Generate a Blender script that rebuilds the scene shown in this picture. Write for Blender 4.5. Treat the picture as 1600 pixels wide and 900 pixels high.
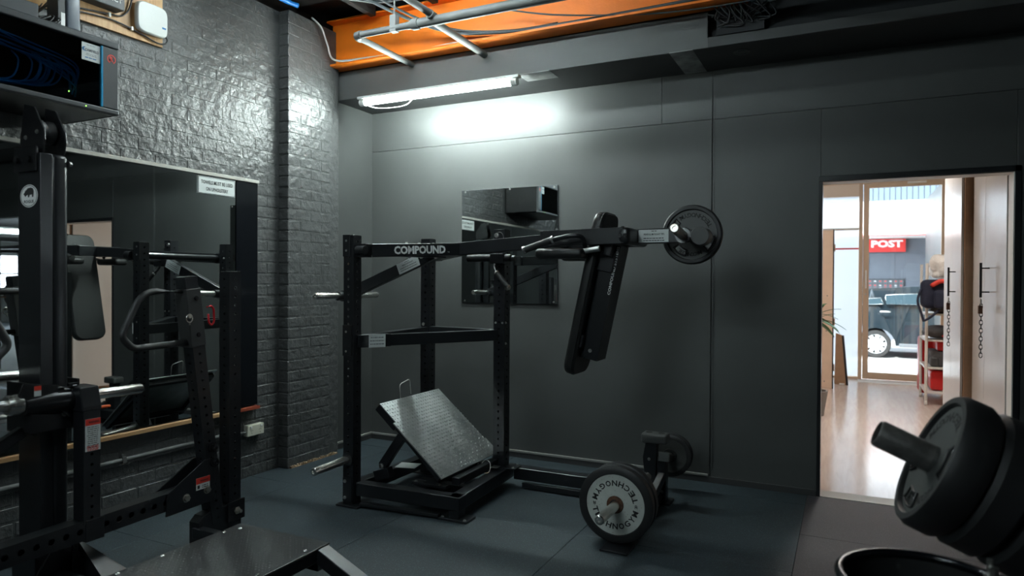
import bpy, bmesh, math, random
from mathutils import Vector, Matrix
random.seed(7)
S = bpy.context.scene
PI = math.pi
for o in list(bpy.data.objects): bpy.data.objects.remove(o)
COL = S.collection

# ------------------------------------------------------------------ camera
yaw, pitch, roll = math.radians(26.188), math.radians(-0.546), math.radians(0.29)
Fv = Vector((-math.sin(yaw)*math.cos(pitch), math.cos(yaw)*math.cos(pitch), math.sin(pitch)))
R0 = Vector((math.cos(yaw), math.sin(yaw), 0)); U0 = R0.cross(Fv)
Rv = math.cos(roll)*R0 + math.sin(roll)*U0
Uv = -math.sin(roll)*R0 + math.cos(roll)*U0
CAM = Vector((0, 0, 1.5))
cd = bpy.data.cameras.new('camera'); cam = bpy.data.objects.new('camera', cd); COL.objects.link(cam)
cam.matrix_world = Matrix(((Rv.x, Uv.x, -Fv.x, 0), (Rv.y, Uv.y, -Fv.y, 0), (Rv.z, Uv.z, -Fv.z, CAM.z), (0, 0, 0, 1)))
cd.lens = 24.0; cd.sensor_width = 36.0; cd.clip_start = 0.05; cd.clip_end = 200
cd.dof.use_dof = True; cd.dof.focus_distance = 4.6; cd.dof.aperture_fstop = 1.8
S.camera = cam

# ------------------------------------------------------------------ world, sun, exposure
w = bpy.data.worlds.new('world'); S.world = w; w.use_nodes = True
wn = w.node_tree.nodes; bg = wn['Background']
bg.inputs[0].default_value = (0.80, 0.90, 1.0, 1); bg.inputs[1].default_value = 3.3
sd = bpy.data.lights.new('sun', 'SUN'); sun = bpy.data.objects.new('sun', sd); COL.objects.link(sun)
sd.energy = 4.6; sd.angle = math.radians(3); sd.color = (1, .96, .9)
sun.rotation_euler = Vector((0.25, 0.75, -0.9)).to_track_quat('-Z', 'Y').to_euler()
S.view_settings.view_transform = 'Standard'
S.view_settings.look = 'None'
S.view_settings.exposure = 1.58
S.view_settings.gamma = 1.0
S.view_settings.use_curve_mapping = False

# ------------------------------------------------------------------ materials
def mat(name, col, rough=.5, metal=0, bump=0, bscale=20, bdetail=4, spec=.5, var=0, vscale=6, coat=0, speck=None, emit=None, estr=0, bdist=.01, world=False):
    m = bpy.data.materials.new(name); m.use_nodes = True
    n = m.node_tree.nodes; l = m.node_tree.links; b = n['Principled BSDF']
    b.inputs['Base Color'].default_value = (*col, 1); b.inputs['Roughness'].default_value = rough
    b.inputs['Metallic'].default_value = metal; b.inputs['Specular IOR Level'].default_value = spec
    b.inputs['Coat Weight'].default_value = coat
    tc = n.new('ShaderNodeTexCoord')
    if world:
        tc = n.new('ShaderNodeNewGeometry')
    co = tc.outputs['Position' if world else 'Object']
    if var:
        t = n.new('ShaderNodeTexNoise'); t.inputs['Scale'].default_value = vscale; t.inputs['Detail'].default_value = 5
        l.new(co, t.inputs['Vector'])
        r = n.new('ShaderNodeValToRGB')
        r.color_ramp.elements[0].position = .35; r.color_ramp.elements[1].position = .7
        r.color_ramp.elements[0].color = (*[c*(1-var) for c in col], 1); r.color_ramp.elements[1].color = (*[min(1, c*(1+var)) for c in col], 1)
        l.new(t.outputs[0], r.inputs[0]); l.new(r.outputs[0], b.inputs['Base Color'])
        mr = n.new('ShaderNodeMapRange'); mr.inputs[3].default_value = max(0, rough-.08); mr.inputs[4].default_value = min(1, rough+.1)
        l.new(t.outputs[0], mr.inputs[0]); l.new(mr.outputs[0], b.inputs['Roughness'])
    if speck:
        t = n.new('ShaderNodeTexVoronoi'); t.inputs['Scale'].default_value = speck[1]
        l.new(co, t.inputs['Vector'])
        r = n.new('ShaderNodeMath'); r.operation = 'LESS_THAN'; r.inputs[1].default_value = speck[2]
        l.new(t.outputs['Distance'], r.inputs[0])
        mx = n.new('ShaderNodeMixRGB'); mx.inputs[2].default_value = (*speck[0], 1)
        src = b.inputs['Base Color'].links[0].from_socket if b.inputs['Base Color'].links else None
        if src: l.new(src, mx.inputs[1])
        else: mx.inputs[1].default_value = (*col, 1)
        l.new(r.outputs[0], mx.inputs[0]); l.new(mx.outputs[0], b.inputs['Base Color'])
    if bump:
        t = n.new('ShaderNodeTexNoise'); t.inputs['Scale'].default_value = bscale; t.inputs['Detail'].default_value = bdetail
        l.new(co, t.inputs['Vector'])
        bp = n.new('ShaderNodeBump'); bp.inputs['Strength'].default_value = bump; bp.inputs['Distance'].default_value = bdist
        l.new(t.outputs[0], bp.inputs['Height']); l.new(bp.outputs[0], b.inputs['Normal'])
    if emit:
        b.inputs['Emission Color'].default_value = (*emit, 1); b.inputs['Emission Strength'].default_value = estr
    return m

def wood(name, a, c, scale=(1, 14, 14), rough=.5):
    m = mat(name, a, rough); n = m.node_tree.nodes; l = m.node_tree.links; b = n['Principled BSDF']
    tc = n.new('ShaderNodeTexCoord'); mp = n.new('ShaderNodeMapping'); mp.inputs['Scale'].default_value = scale
    t = n.new('ShaderNodeTexNoise'); t.inputs['Scale'].default_value = 2.5; t.inputs['Detail'].default_value = 6; t.inputs['Distortion'].default_value = .8
    r = n.new('ShaderNodeValToRGB'); r.color_ramp.elements[0].color = (*a, 1); r.color_ramp.elements[1].color = (*c, 1)
    r.color_ramp.elements[0].position = .35; r.color_ramp.elements[1].position = .65
    l.new(tc.outputs['Object'], mp.inputs['Vector']); l.new(mp.outputs[0], t.inputs['Vector']); l.new(t.outputs[0], r.inputs[0]); l.new(r.outputs[0], b.inputs['Base Color'])
    return m

def glass(name, tint=(.93, .96, .97), gl=.08, rough=0.0):
    m = bpy.data.materials.new(name); m.use_nodes = True; n = m.node_tree.nodes; l = m.node_tree.links; n.clear()
    o = n.new('ShaderNodeOutputMaterial'); mx = n.new('ShaderNodeMixShader'); t = n.new('ShaderNodeBsdfTransparent'); g = n.new('ShaderNodeBsdfGlossy')
    t.inputs[0].default_value = (*tint, 1); g.inputs['Roughness'].default_value = rough; fr = n.new('ShaderNodeFresnel'); fr.inputs[0].default_value = 1.45
    l.new(fr.outputs[0], mx.inputs[0]); l.new(t.outputs[0], mx.inputs[1]); l.new(g.outputs[0], mx.inputs[2]); l.new(mx.outputs[0], o.inputs[0])
    return m

M = dict(
 wallpaint=mat('charcoal_wall_paint', (.063, .066, .065), .45, bump=.25, bscale=6, bdetail=3, var=.08, vscale=2, bdist=.004, world=True),
 brick=mat('painted_brick', (.072, .074, .074), .36, bump=1, bscale=17, bdetail=7, var=.1, vscale=3, bdist=.015, world=True),
 mortar=mat('painted_mortar', (.070, .072, .072), .37, bump=1, bscale=17, bdetail=7, bdist=.015, world=True),
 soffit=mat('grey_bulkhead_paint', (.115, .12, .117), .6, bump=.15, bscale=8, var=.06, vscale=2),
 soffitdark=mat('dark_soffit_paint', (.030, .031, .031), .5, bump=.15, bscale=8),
 ceiling=mat('dark_ceiling', (.02, .019, .018), .8, bump=.4, bscale=10),
 rubber=mat('rubber_floor', (.022, .033, .041), .6, bump=.5, bscale=260, bdetail=2, var=.18, vscale=1.6, speck=((.10, .17, .19), 120, .19), bdist=.002),
 rubber2=mat('rubber_floor_grey', (.031, .028, .034), .62, bump=.5, bscale=260, bdetail=2, var=.2, vscale=2.0, speck=((.12, .11, .13), 120, .19), bdist=.002),
 seam=mat('floor_seam', (.035, .04, .042), .8),
 skirt=mat('skirting_dark', (.035, .035, .036), .5),
 skirttop=mat('skirting_top_grey', (.20, .20, .19), .6),
 orange=mat('orange_steel', (.85, .19, .005), .5, bump=.3, bscale=60, var=.06, vscale=5, bdist=.003),
 pipe=mat('grey_pipe_paint', (.095, .10, .097), .6, var=.08, vscale=8),
 steel=mat('black_powder_coat', (.0125, .0135, .0155), .29, bump=.15, bscale=500, bdetail=1, bdist=.0006),
 steelg=mat('gloss_black_powder_coat', (.009, .009, .010), .26, bump=.1, bscale=500, bdetail=1, bdist=.0006),
 greysteel=mat('grey_painted_sleeve', (.028, .028, .028), .5),
 chrome=mat('chrome', (.70, .68, .64), .27, 1),
 nickel=mat('worn_nickel', (.5, .47, .42), .32, 1, var=.25, vscale=30),
 zinc=mat('zinc_bolt', (.55, .54, .52), .35, 1),
 tread=mat('checker_plate', (.46, .47, .46), .36, .85, bump=.12, bscale=80, var=.15, vscale=9, bdist=.002),
 treadb=mat('black_tread_plate', (.026, .026, .027), .38, bump=.15, bscale=200, var=.2, vscale=6, bdist=.001),
 vinyl=mat('black_vinyl', (.012, .012, .012), .42, bump=.1, bscale=150, bdist=.001),
 grip=mat('black_rubber_grip', (.018, .018, .018), .6, bump=.4, bscale=300, bdist=.001),
 plate=mat('black_rubber_plate', (.018, .018, .019), .5, bump=.1, bscale=120, bdist=.001),
 plateface=mat('dark_grey_plate_face', (.070, .072, .070), .45, bump=.15, bscale=90, bdist=.001),
 platewhite=mat('white_plate_face', (.56, .58, .54), .5, var=.08, vscale=14, speck=((.16, .09, .05), 60, .10)),
 rust=mat('rusty_steel', (.10, .045, .025), .8, bump=.5, bscale=80, var=.4, vscale=40),
 letter=mat('black_lettering', (.012, .012, .012), .6),
 white=mat('white_print', (.82, .82, .80), .5),
 label=mat('white_label', (.62, .65, .64), .35),
 red=mat('red_print', (.72, .045, .025), .45),
 textgrey=mat('grey_print', (.12, .13, .14), .6),
 white2=mat('white_door_lining', (.75, .73, .70), .5),
 blue=mat('blue_print', (.02, .16, .40), .5),
 bluecable=mat('blue_cable', (.010, .20, .52), .4),
 bluehose=mat('blue_hose', (.01, .22, .75), .4),
 blueedge=mat('blue_acrylic_edge', (.02, .26, .46), .3),
 blackcable=mat('black_cable', (.015, .016, .017), .45),
 greycable=mat('grey_cable', (.055, .065, .07), .45),
 whitecable=mat('white_cable', (.5, .5, .48), .45),
 mirror=mat('mirror_silver', (.80, .84, .83), .012, 1),
 blackgloss=mat('black_gloss_panel', (.005, .006, .008), .16),
 alu=mat('painted_rail', (.42, .41, .37), .45),
 ledge=wood('timber_ledge', (.30, .16, .07), (.42, .25, .12), (14, 1, 14)),
 ply=wood('plywood', (.46, .25, .10), (.62, .38, .18), (14, 14, 1)),
 cabmetal=mat('server_cabinet_metal', (.050, .054, .058), .42),
 cabdark=mat('cabinet_inside', (.006, .008, .010), .6),
 device=mat('grey_device', (.06, .065, .07), .5),
 router=mat('white_router', (.62, .64, .62), .4, speck=((.5, .52, .5), 120, .15)),
 outlet=mat('cream_outlet', (.62, .60, .50), .35),
 cream=mat('cream_laminate', (.78, .60, .46), .5, var=.04),
 hallwall=mat('hall_wall', (.80, .70, .60), .6),
 hallceil=mat('hall_ceiling', (.7, .68, .64), .7),
 wardrobe=mat('white_gloss_door', (.66, .64, .62), .22),
 chip=mat('brown_board', (.36, .21, .12), .55, var=.08, vscale=12),
 hallfloor=wood('pale_timber_floor', (.66, .55, .49), (.74, .64, .58), (8, .8, 1), .16),
 frame=mat('beige_aluminium', (.62, .47, .33), .4, .0),
 glass=glass('clear_glass'),
 darkglass=glass('cabinet_glass', (.8, .88, .93), .1),
 carpaint=mat('dark_car_paint', (.010, .018, .024), .12, coat=1),
 carglass=mat('car_window', (.02, .04, .05), .08, spec=.15),
 tyre=mat('tyre', (.02, .02, .02), .7),
 hubcap=mat('hubcap_silver', (.55, .57, .58), .4),
 asphalt=mat('asphalt', (.28, .28, .28), .9, bump=.3, bscale=60),
 paving=mat('pale_paving', (.62, .60, .57), .85, var=.05),
 facade=mat('grey_facade', (.13, .145, .17), .6, var=.06),
 awning=mat('white_awning', (.85, .85, .85), .6),
 siding=mat('blue_grey_siding', (.06, .085, .11), .5),
 postred=mat('sign_red', (.70, .035, .03), .5),
 leaf=mat('dracaena_leaf', (.045, .15, .05), .4, var=.3, vscale=10),
 trunk=mat('plant_stem', (.16, .10, .05), .8, bump=.6, bscale=40),
 pot=mat('pot_grey', (.25, .24, .23), .6),
 navy=mat('navy_fabric', (.010, .014, .035), .8, bump=.4, bscale=60),
 redfab=mat('red_fabric', (.65, .05, .03), .7, bump=.3, bscale=40),
 redcase=mat('red_plastic', (.55, .012, .012), .3),
 bagwhite=mat('crumpled_white_plastic', (.82, .80, .76), .45, bump=1, bscale=16, bdist=.03),
 green=mat('green_fabric', (.02, .26, .07), .7, bump=.4, bscale=30),
 greyfab=mat('grey_fabric', (.06, .06, .065), .8, bump=.6, bscale=30, bdist=.02),
 darkfab=mat('dark_brown_fabric', (.03, .025, .022), .8, bump=.6, bscale=30, bdist=.02),
 rackwhite=mat('white_rack', (.7, .68, .64), .4),
 orangeplastic=mat('orange_plastic', (.95, .12, .01), .4),
 redmetal=mat('red_anodised', (.6, .02, .03), .3, .6),
 lamp=mat('lamp_diffuser', (.9, .9, .9), .4, emit=(.86, 1.0, .97), estr=74),
 lampdim=mat('lamp_diffuser_room', (.9, .9, .9), .4, emit=(.80, .96, 1.0), estr=33),
 lampmid=mat('lamp_diffuser_middle', (.9, .9, .9), .4, emit=(.84, .98, 1.0), estr=36),
 lampcap=mat('lamp_end_cap', (.7, .72, .7), .4),
 led=mat('green_led', (.1, .5, .05), .4, emit=(.3, 1, .1), estr=2),
 hallfill=mat('hall_fill_glow', (.9, .9, .9), .4, emit=(1, .94, .88), estr=32),  # glow of the unseen lamp added in the hallway
 gymball=mat('orange_padding', (.5, .13, .03), .5),
)

# ------------------------------------------------------------------ helpers
LOC = {}
def world_loc(o): return LOC.get(o.name, Vector((0, 0, 0)))
def new(name, bm, m, parent=None, smooth=False, bevel=0, kind=None, label=None, seg=2):
    off = world_loc(parent) if parent else Vector((0, 0, 0))
    me = bpy.data.meshes.new(name)
    bmesh.ops.recalc_face_normals(bm, faces=bm.faces)
    if off.length: bmesh.ops.translate(bm, vec=-off, verts=bm.verts)
    bm.to_mesh(me); bm.free()
    me.materials.append(M[m] if isinstance(m, str) else m)
    if smooth:
        for p in me.polygons: p.use_smooth = True
    o = bpy.data.objects.new(name, me); COL.objects.link(o)
    if parent: o.parent = parent
    LOC[o.name] = off.copy()
    if smooth and smooth != 'all':
        try: me.set_sharp_from_angle(angle=math.radians(38))
        except Exception: pass
    if bevel:
        b = o.modifiers.new('bevel', 'BEVEL'); b.width = bevel; b.segments = seg; b.limit_method = 'ANGLE'; b.angle_limit = math.radians(50)
    if kind: o['kind'] = kind
    if label: o['label'] = label
    return o
def tag(o, label, cat, group=None):
    o['label'] = label; o['category'] = cat
    if group: o['group'] = group
    return o
def thing(name, label, cat, loc, group=None):
    o = bpy.data.objects.new(name, None); COL.objects.link(o); o.location = loc; o.empty_display_size = .1
    LOC[o.name] = Vector(loc); tag(o, label, cat, group); return o
def one(name, bm, m, label, cat, group=None, loc=None, **k):      # a thing that is one mesh, origin at its base
    if loc is None:
        xs = [v.co for v in bm.verts]
        loc = Vector(((min(v.x for v in xs)+max(v.x for v in xs))/2, (min(v.y for v in xs)+max(v.y for v in xs))/2, min(v.z for v in xs)))
    loc = Vector(loc); bmesh.ops.translate(bm, vec=-loc, verts=bm.verts)
    o = new(name, bm, m, **k); o.location = loc; LOC[o.name] = loc
    return tag(o, label, cat, group)
def struct(name, bm, m, parent=None, **k): return new(name, bm, m, parent, kind=None if parent else 'structure', **k)
def B(): return bmesh.new()
def bx(bm, x0, x1, y0, y1, z0, z1):
    v = [bm.verts.new(c) for c in ((x0, y0, z0), (x1, y0, z0), (x1, y1, z0), (x0, y1, z0), (x0, y0, z1), (x1, y0, z1), (x1, y1, z1), (x0, y1, z1))]
    for f in ((0, 3, 2, 1), (4, 5, 6, 7), (0, 1, 5, 4), (1, 2, 6, 5), (2, 3, 7, 6), (3, 0, 4, 7)): bm.faces.new([v[i] for i in f])
    return bm
def box(*a): return bx(B(), *a)
def basis(d, up=(0, 0, 1)):
    d = Vector(d).normalized(); up = Vector(up)
    if abs(d.dot(up)) > .98: up = Vector((1, 0, 0))
    a = d.cross(up).normalized(); b = a.cross(d).normalized(); return d, a, b
def beam(bm, p0, p1, w, h, up=(0, 0, 1)):
    p0, p1 = Vector(p0), Vector(p1); d, a, b = basis(p1-p0, up); v = []
    for p in (p0, p1):
        for s, t in ((-1, -1), (1, -1), (1, 1), (-1, 1)): v.append(bm.verts.new(p+a*s*w/2+b*t*h/2))
    for f in ((0, 1, 2, 3), (7, 6, 5, 4), (0, 4, 5, 1), (1, 5, 6, 2), (2, 6, 7, 3), (3, 7, 4, 0)): bm.faces.new([v[i] for i in f])
    return bm
def cyl(bm, p0, p1, r, seg=16, r2=None, caps=True):
    p0, p1 = Vector(p0), Vector(p1); d, a, b = basis(p1-p0); r2 = r if r2 is None else r2; A = []; C = []
    for i in range(seg):
        t = 2*PI*i/seg; q = a*math.cos(t)+b*math.sin(t); A.append(bm.verts.new(p0+q*r)); C.append(bm.verts.new(p1+q*r2))
    for i in range(seg): bm.faces.new((A[i], A[(i+1) % seg], C[(i+1) % seg], C[i]))
    if caps: bm.faces.new(A[::-1]); bm.faces.new(C)
    return bm
def lathe(bm, c, d, prof, seg=48, up=(0, 0, 1)):          # prof: list of (along axis, radius)
    c = Vector(c); d, a, b = basis(d, up); rings = []
    for (t, r) in prof:
        if r < 1e-6: rings.append([bm.verts.new(c+d*t)]); continue
        rings.append([bm.verts.new(c+d*t+(a*math.cos(2*PI*i/seg)+b*math.sin(2*PI*i/seg))*r) for i in range(seg)])
    for A, C in zip(rings, rings[1:]):
        for i in range(seg):
            j = (i+1) % seg
            if len(A) == 1: bm.faces.new((A[0], C[j], C[i]))
            elif len(C) == 1: bm.faces.new((A[i], A[j], C[0]))
            else: bm.faces.new((A[i], A[j], C[j], C[i]))
    return bm
def smoothpath(pts, n=6, k=.35):
    pts = [Vector(p) for p in pts]; out = [pts[0]]
    for i in range(1, len(pts)-1):
        a, b, c = pts[i-1], pts[i], pts[i+1]; r = k*min((a-b).length, (c-b).length)
        p, q = b+(a-b).normalized()*r, b+(c-b).normalized()*r
        for j in range(n+1):
            t = j/n; out.append((1-t)**2*p+2*t*(1-t)*b+t*t*q)
    out.append(pts[-1]); return out
def catmull(pts, n=8):
    pts = [Vector(p) for p in pts]; P = [pts[0]]+pts+[pts[-1]]; out = []
    for i in range(1, len(P)-2):
        for j in range(n):
            t = j/n; a, b, c, d = P[i-1:i+3]
            out.append(.5*((2*b)+(c-a)*t+(2*a-5*b+4*c-d)*t*t+(3*b-a-3*c+d)*t**3))
    out.append(pts[-1]); return out
def tube(bm, pts, r, seg=10, closed=False):
    pts = [Vector(p) for p in pts]; n = len(pts); rings = []; prev = None
    for i, p in enumerate(pts):
        if closed: t = pts[(i+1) % n]-pts[i-1]
        else: t = pts[min(i+1, n-1)]-pts[max(i-1, 0)]
        t.normalize()
        if prev is None: _, a, b = basis(t)
        else:
            a = prev-t*prev.dot(t); a.normalize(); b = t.cross(a)
        prev = a; rings.append([bm.verts.new(p+(a*math.cos(2*PI*k/seg)+b*math.sin(2*PI*k/seg))*r) for k in range(seg)])
    for i in range(n if closed else n-1):
        A, C = rings[i], rings[(i+1) % n]
        for k in range(seg): bm.faces.new((A[k], A[(k+1) % seg], C[(k+1) % seg], C[k]))
    if not closed: bm.faces.new(rings[0][::-1]); bm.faces.new(rings[-1])
    return bm
def prism(bm, poly, d):                                     # closed polygon (3D points) pushed along d
    d = Vector(d); A = [bm.verts.new(Vector(p)) for p in poly]; C = [bm.verts.new(Vector(p)+d) for p in poly]; n = len(A)
    bm.faces.new(A[::-1]); bm.faces.new(C)
    for i in range(n): bm.faces.new((A[i], A[(i+1) % n], C[(i+1) % n], C[i]))
    return bm
def ptube(bm, p0, p1, wa, wb, up=(0, 0, 1), sp=.05, r=.0085, start=0, faces=(0, 1, 2, 3), skip=()):
    """square steel tube with a row of real round holes along each side"""
    p0, p1 = Vector(p0), Vector(p1); d, a, b = basis(p1-p0, up); L = (p1-p0).length; n = max(1, int((L-start)/sp))
    sides = [(a, b, wa, wb), (b, -a, wb, wa), (-a, -b, wa, wb), (-b, a, wb, wa)]
    for si, (nn, tt, hn, ht) in enumerate(sides):
        o0 = p0+nn*hn/2
        def Q(u, v, w=0): return bm.verts.new(o0+d*u+tt*v+nn*w)
        def quad(u0, u1): bm.faces.new((Q(u0, -ht/2), Q(u1, -ht/2), Q(u1, ht/2), Q(u0, ht/2)))
        if si not in faces: quad(0, L); continue
        if start > 0: quad(0, start)
        end = start+n*sp
        if L-end > 1e-4: quad(end, L)
        for k in range(n):
            uc = start+(k+.5)*sp
            out = [(sp/2, 0), (sp/2, ht/2), (0, ht/2), (-sp/2, ht/2), (-sp/2, 0), (-sp/2, -ht/2), (0, -ht/2), (sp/2, -ht/2)]
            O = [Q(uc+x, y) for x, y in out]
            I = [Q(uc+r*math.cos(i*PI/4), r*math.sin(i*PI/4)) for i in range(8)]
            D = [Q(uc+r*math.cos(i*PI/4), r*math.sin(i*PI/4), -.005) for i in range(8)]
            for i in range(8):
                j = (i+1) % 8
                bm.faces.new((O[i], O[j], I[j], I[i])); bm.faces.new((I[i], I[j], D[j], D[i]))
    for p in (p0, p1):
        bm.faces.new([bm.verts.new(p+a*s*wa/2+b*t*wb/2) for s, t in ((-1, -1), (1, -1), (1, 1), (-1, 1))])
    return bm
_tc = {}
def text_bm(body, size=1, bold=0.0, extrude=.0, align='CENTER', spacing=1):
    key = (body, size, bold, extrude, align, spacing)
    c = bpy.data.curves.new('t', 'FONT'); c.body = body; c.size = size; c.offset = bold; c.extrude = extrude; c.align_x = align; c.align_y = 'CENTER'; c.resolution_u = 2
    c.space_character = spacing
    o = bpy.data.objects.new('t', c); COL.objects.link(o); bpy.context.view_layer.update()
    me = bpy.data.meshes.new_from_object(o.evaluated_get(bpy.context.evaluated_depsgraph_get()))
    bm = B(); bm.from_mesh(me); bpy.data.objects.remove(o); bpy.data.curves.remove(c); bpy.data.meshes.remove(me)
    return bm
def text_fit(body, width, height, origin, right, up, bold=.03, lift=.0008):
    """flat lettering of a given width and height centred at origin; returns bmesh in world space"""
    bm = text_bm(body, 1, bold)
    xs = [v.co.x for v in bm.verts]; ys = [v.co.y for v in bm.verts]
    cx, cy = (min(xs)+max(xs))/2, (min(ys)+max(ys))/2; sx = width/(max(xs)-min(xs)); sy = height/(max(ys)-min(ys)) if height else sx
    r = Vector(right).normalized(); u = Vector(up).normalized(); n = r.cross(u); o = Vector(origin)+n*lift
    for v in bm.verts: v.co = o+r*(v.co.x-cx)*sx+u*(v.co.y-cy)*sy
    return bm
def join(*bms):
    a = bms[0]
    for b in bms[1:]:
        me = bpy.data.meshes.new('j'); b.to_mesh(me); a.from_mesh(me); bpy.data.meshes.remove(me); b.free()
    return a
def slab(origin, right, up, w, h, t=.001):
    r = Vector(right).normalized(); u = Vector(up).normalized(); n = r.cross(u); o = Vector(origin); bm = B()
    return prism(bm, [o-r*w/2-u*h/2, o+r*w/2-u*h/2, o+r*w/2+u*h/2, o-r*w/2+u*h/2], n*t)
def lines_bm(origin, right, up, w, rows, dh, th, lift=.0022, jit=.25, seed=1):
    rr = random.Random(seed); bm = B(); r = Vector(right).normalized(); u = Vector(up).normalized(); n = r.cross(u)
    for k in range(rows):
        ww = w*(1-jit*rr.random()); y = ((rows-1)/2-k)*dh
        # a row of short word-like marks
        x = -ww/2
        while x < ww/2-.004:
            l = min(rr.uniform(.006, .02), ww/2-x); c = Vector(origin)+u*y+r*(x+l/2)+n*lift
            q = [c-r*l/2-u*th/2, c+r*l/2-u*th/2, c+r*l/2+u*th/2, c-r*l/2+u*th/2]
            bm.faces.new([bm.verts.new(p) for p in q]); x += l+.003
    return bm
def copy_tree(o, parent=None, dloc=None):
    c = o.copy(); COL.objects.link(c)
    if parent: c.parent = parent; LOC[c.name] = LOC.get(o.name, Vector())
    if dloc is not None: c.location = o.location+Vector(dloc)
    for ch in list(o.children): copy_tree(ch, c)
    return c
def bolt(parent, p, d, r=.011, h=.01, name='bolt', m='zinc'):
    b = B(); p = Vector(p); d = Vector(d).normalized()
    cyl(b, p, p+d*.002, r*1.35, 12); cyl(b, p+d*.002, p+d*(.002+h), r, 6); return new(name, b, m, parent)
def horn(parent, p0, p1, r=.025, m='chrome', name='weight_horn', flange=True):
    p0, p1 = Vector(p0), Vector(p1); d = (p1-p0).normalized(); L = (p1-p0).length
    b = lathe(B(), p0, d, [(0, 0), (0, r), (L-.006, r), (L, r*.82), (L, r*.45), (L-.008, r*.40), (L-.008, 0)], 24)
    o = new(name, b, m, parent, smooth=True)
    if flange: new('flange', cyl(B(), p0, p0+d*.012, r*1.7, 24), 'steel', o, smooth=True)
    return o
def rbox(bm, x0, x1, y0, y1, z0, z1, r=.02, seg=4):           # box with rounded edges (soft cushion)
    b = box(x0, x1, y0, y1, z0, z1); bmesh.ops.bevel(b, geom=b.edges[:], offset=r, segments=seg, affect='EDGES', profile=.5)
    return join(bm, b)

# ------------------------------------------------------------------ setting: the training room
YW, XL = 5.25, -4.08
bmf = box(-4.4, 3.6, -5.0, 5.3, -.08, -.012); floor = struct('floor', bmf, 'seam')
xs = [-4.2, -3.65, -2.54, -1.43, -.245]; ys = [-5, -3.4, -2.2, -1.0, .2, 1.4, 2.6, 3.80, 5.0, 5.3]
for i in range(len(xs)-1):
    for j in range(len(ys)-1):
        new('rubber_tile', box(xs[i]+.0012, xs[i+1]-.0012, ys[j]+.0012, ys[j+1]-.0012, -.014, 0), 'rubber', floor, bevel=.0012, seg=1)
xs2 = [-.245, .85, 2.1, 3.4]; ys2 = [-5, -3.8, -2.4, -1.2, 0, 1.1, 2.2, 3.3, 4.40, 5.28]
for i in range(len(xs2)-1):
    for j in range(len(ys2)-1):
        new('rubber_tile', box(xs2[i]+.0012, xs2[i+1]-.0012, ys2[j]+.0012, ys2[j+1]-.0012, -.014, .002), 'rubber2', floor, bevel=.0012, seg=1)

# back wall, with the doorway at x -.175 .. .945, head 2.215
DX0, DX1, DZ = -.175, .948, 2.215
wb = struct('wall_back', join(box(-4.12, DX0, YW+.012, YW+.13, 0, 3.9), box(DX0, DX1, YW+.012, YW+.13, DZ, 3.9), box(DX1, 1.58, YW+.012, YW+.13, 0, 3.9), box(1.58, 3.6, YW+.012, YW+.13, 2.33, 3.9)), 'wallpaint')
JX = [-4.12, -.915, 1.25, 1.75]; JZ = [0, 2.72, 3.09]
def wall_panel(x0, x1, z0, z1): new('wall_panel', box(x0+.0012, x1-.0012, YW, YW+.013, z0+.001, z1-.001), 'wallpaint', wb, bevel=.0015, seg=1)
wall_panel(-4.09, -.917, .0, 2.72); wall_panel(-.917, DX0, 0, 2.72); wall_panel(DX0, DX1, DZ, 2.72); wall_panel(DX1, 1.58, 0, 2.72)
wall_panel(-4.09, -1.30, 2.72, 3.085); wall_panel(-1.30, -.917, 2.72, 3.085); wall_panel(-.917, 3.4, 2.72, 3.085)
for x in (-.925, -.905):
    struct('trim_1' if x < -.92 else 'trim_2', box(x-.003, x+.003, YW-.004, YW+.001, .1, 2.9), 'wallpaint')
# door lining
df = struct('door_1', join(box(DX0-.012, DX0+.012, YW-.012, YW+.15, .0, DZ+.012), box(DX1-.012, DX1+.022, YW-.016, YW+.15, 0, DZ+.03), box(DX0-.012, DX1+.022, YW-.016, YW+.15, DZ-.006, DZ+.03)), 'steel', bevel=.002)
new('door_lining', join(box(DX1-.016, DX1-.012, YW+.0, YW+.15, .006, DZ-.006), box(DX0+.012, DX1-.012, YW+.004, YW+.15, DZ-.010, DZ-.006)), 'white2', df, label='white inner lining')
new('threshold', box(DX0, DX1, YW-.01, YW+.15, 0, .006), 'alu', df)
# left wall: painted bricks in front of a mortar bed
wl = struct('wall_left', box(-4.30, XL-.004, -5, 5.3, 0, 3.64), 'mortar')
struct('wall_left_upper', box(-4.4, -4.2, -5, 5.3, 3.5, 3.9), 'ceiling')
pil = struct('trim_3', box(-4.2, -3.984, 4.079, 4.66, 0, 3.64), 'mortar'); 
sm = struct('wall_recess', box(-4.2, -4.072, 4.6, YW+.02, 0, 3.09), 'wallpaint')
def brick_mesh(L, H, D, nm, axis):
    b = box(-L/2, L/2, -D, 0, -H/2, H/2) if axis == 'y' else box(-D, 0, -L/2, L/2, -H/2, H/2)
    bmesh.ops.bevel(b, geom=[e for e in b.edges], offset=.0055, segments=1, affect='EDGES')
    me = bpy.data.meshes.new(nm); b.to_mesh(me); b.free(); me.materials.append(M['brick']); return me
CZ, CY = .0862, .2405
full = brick_mesh(.231, .0772, .014, 'brick', 'x'); half = brick_mesh(.110, .0772, .014, 'half_brick', 'x')
cand = []
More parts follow.
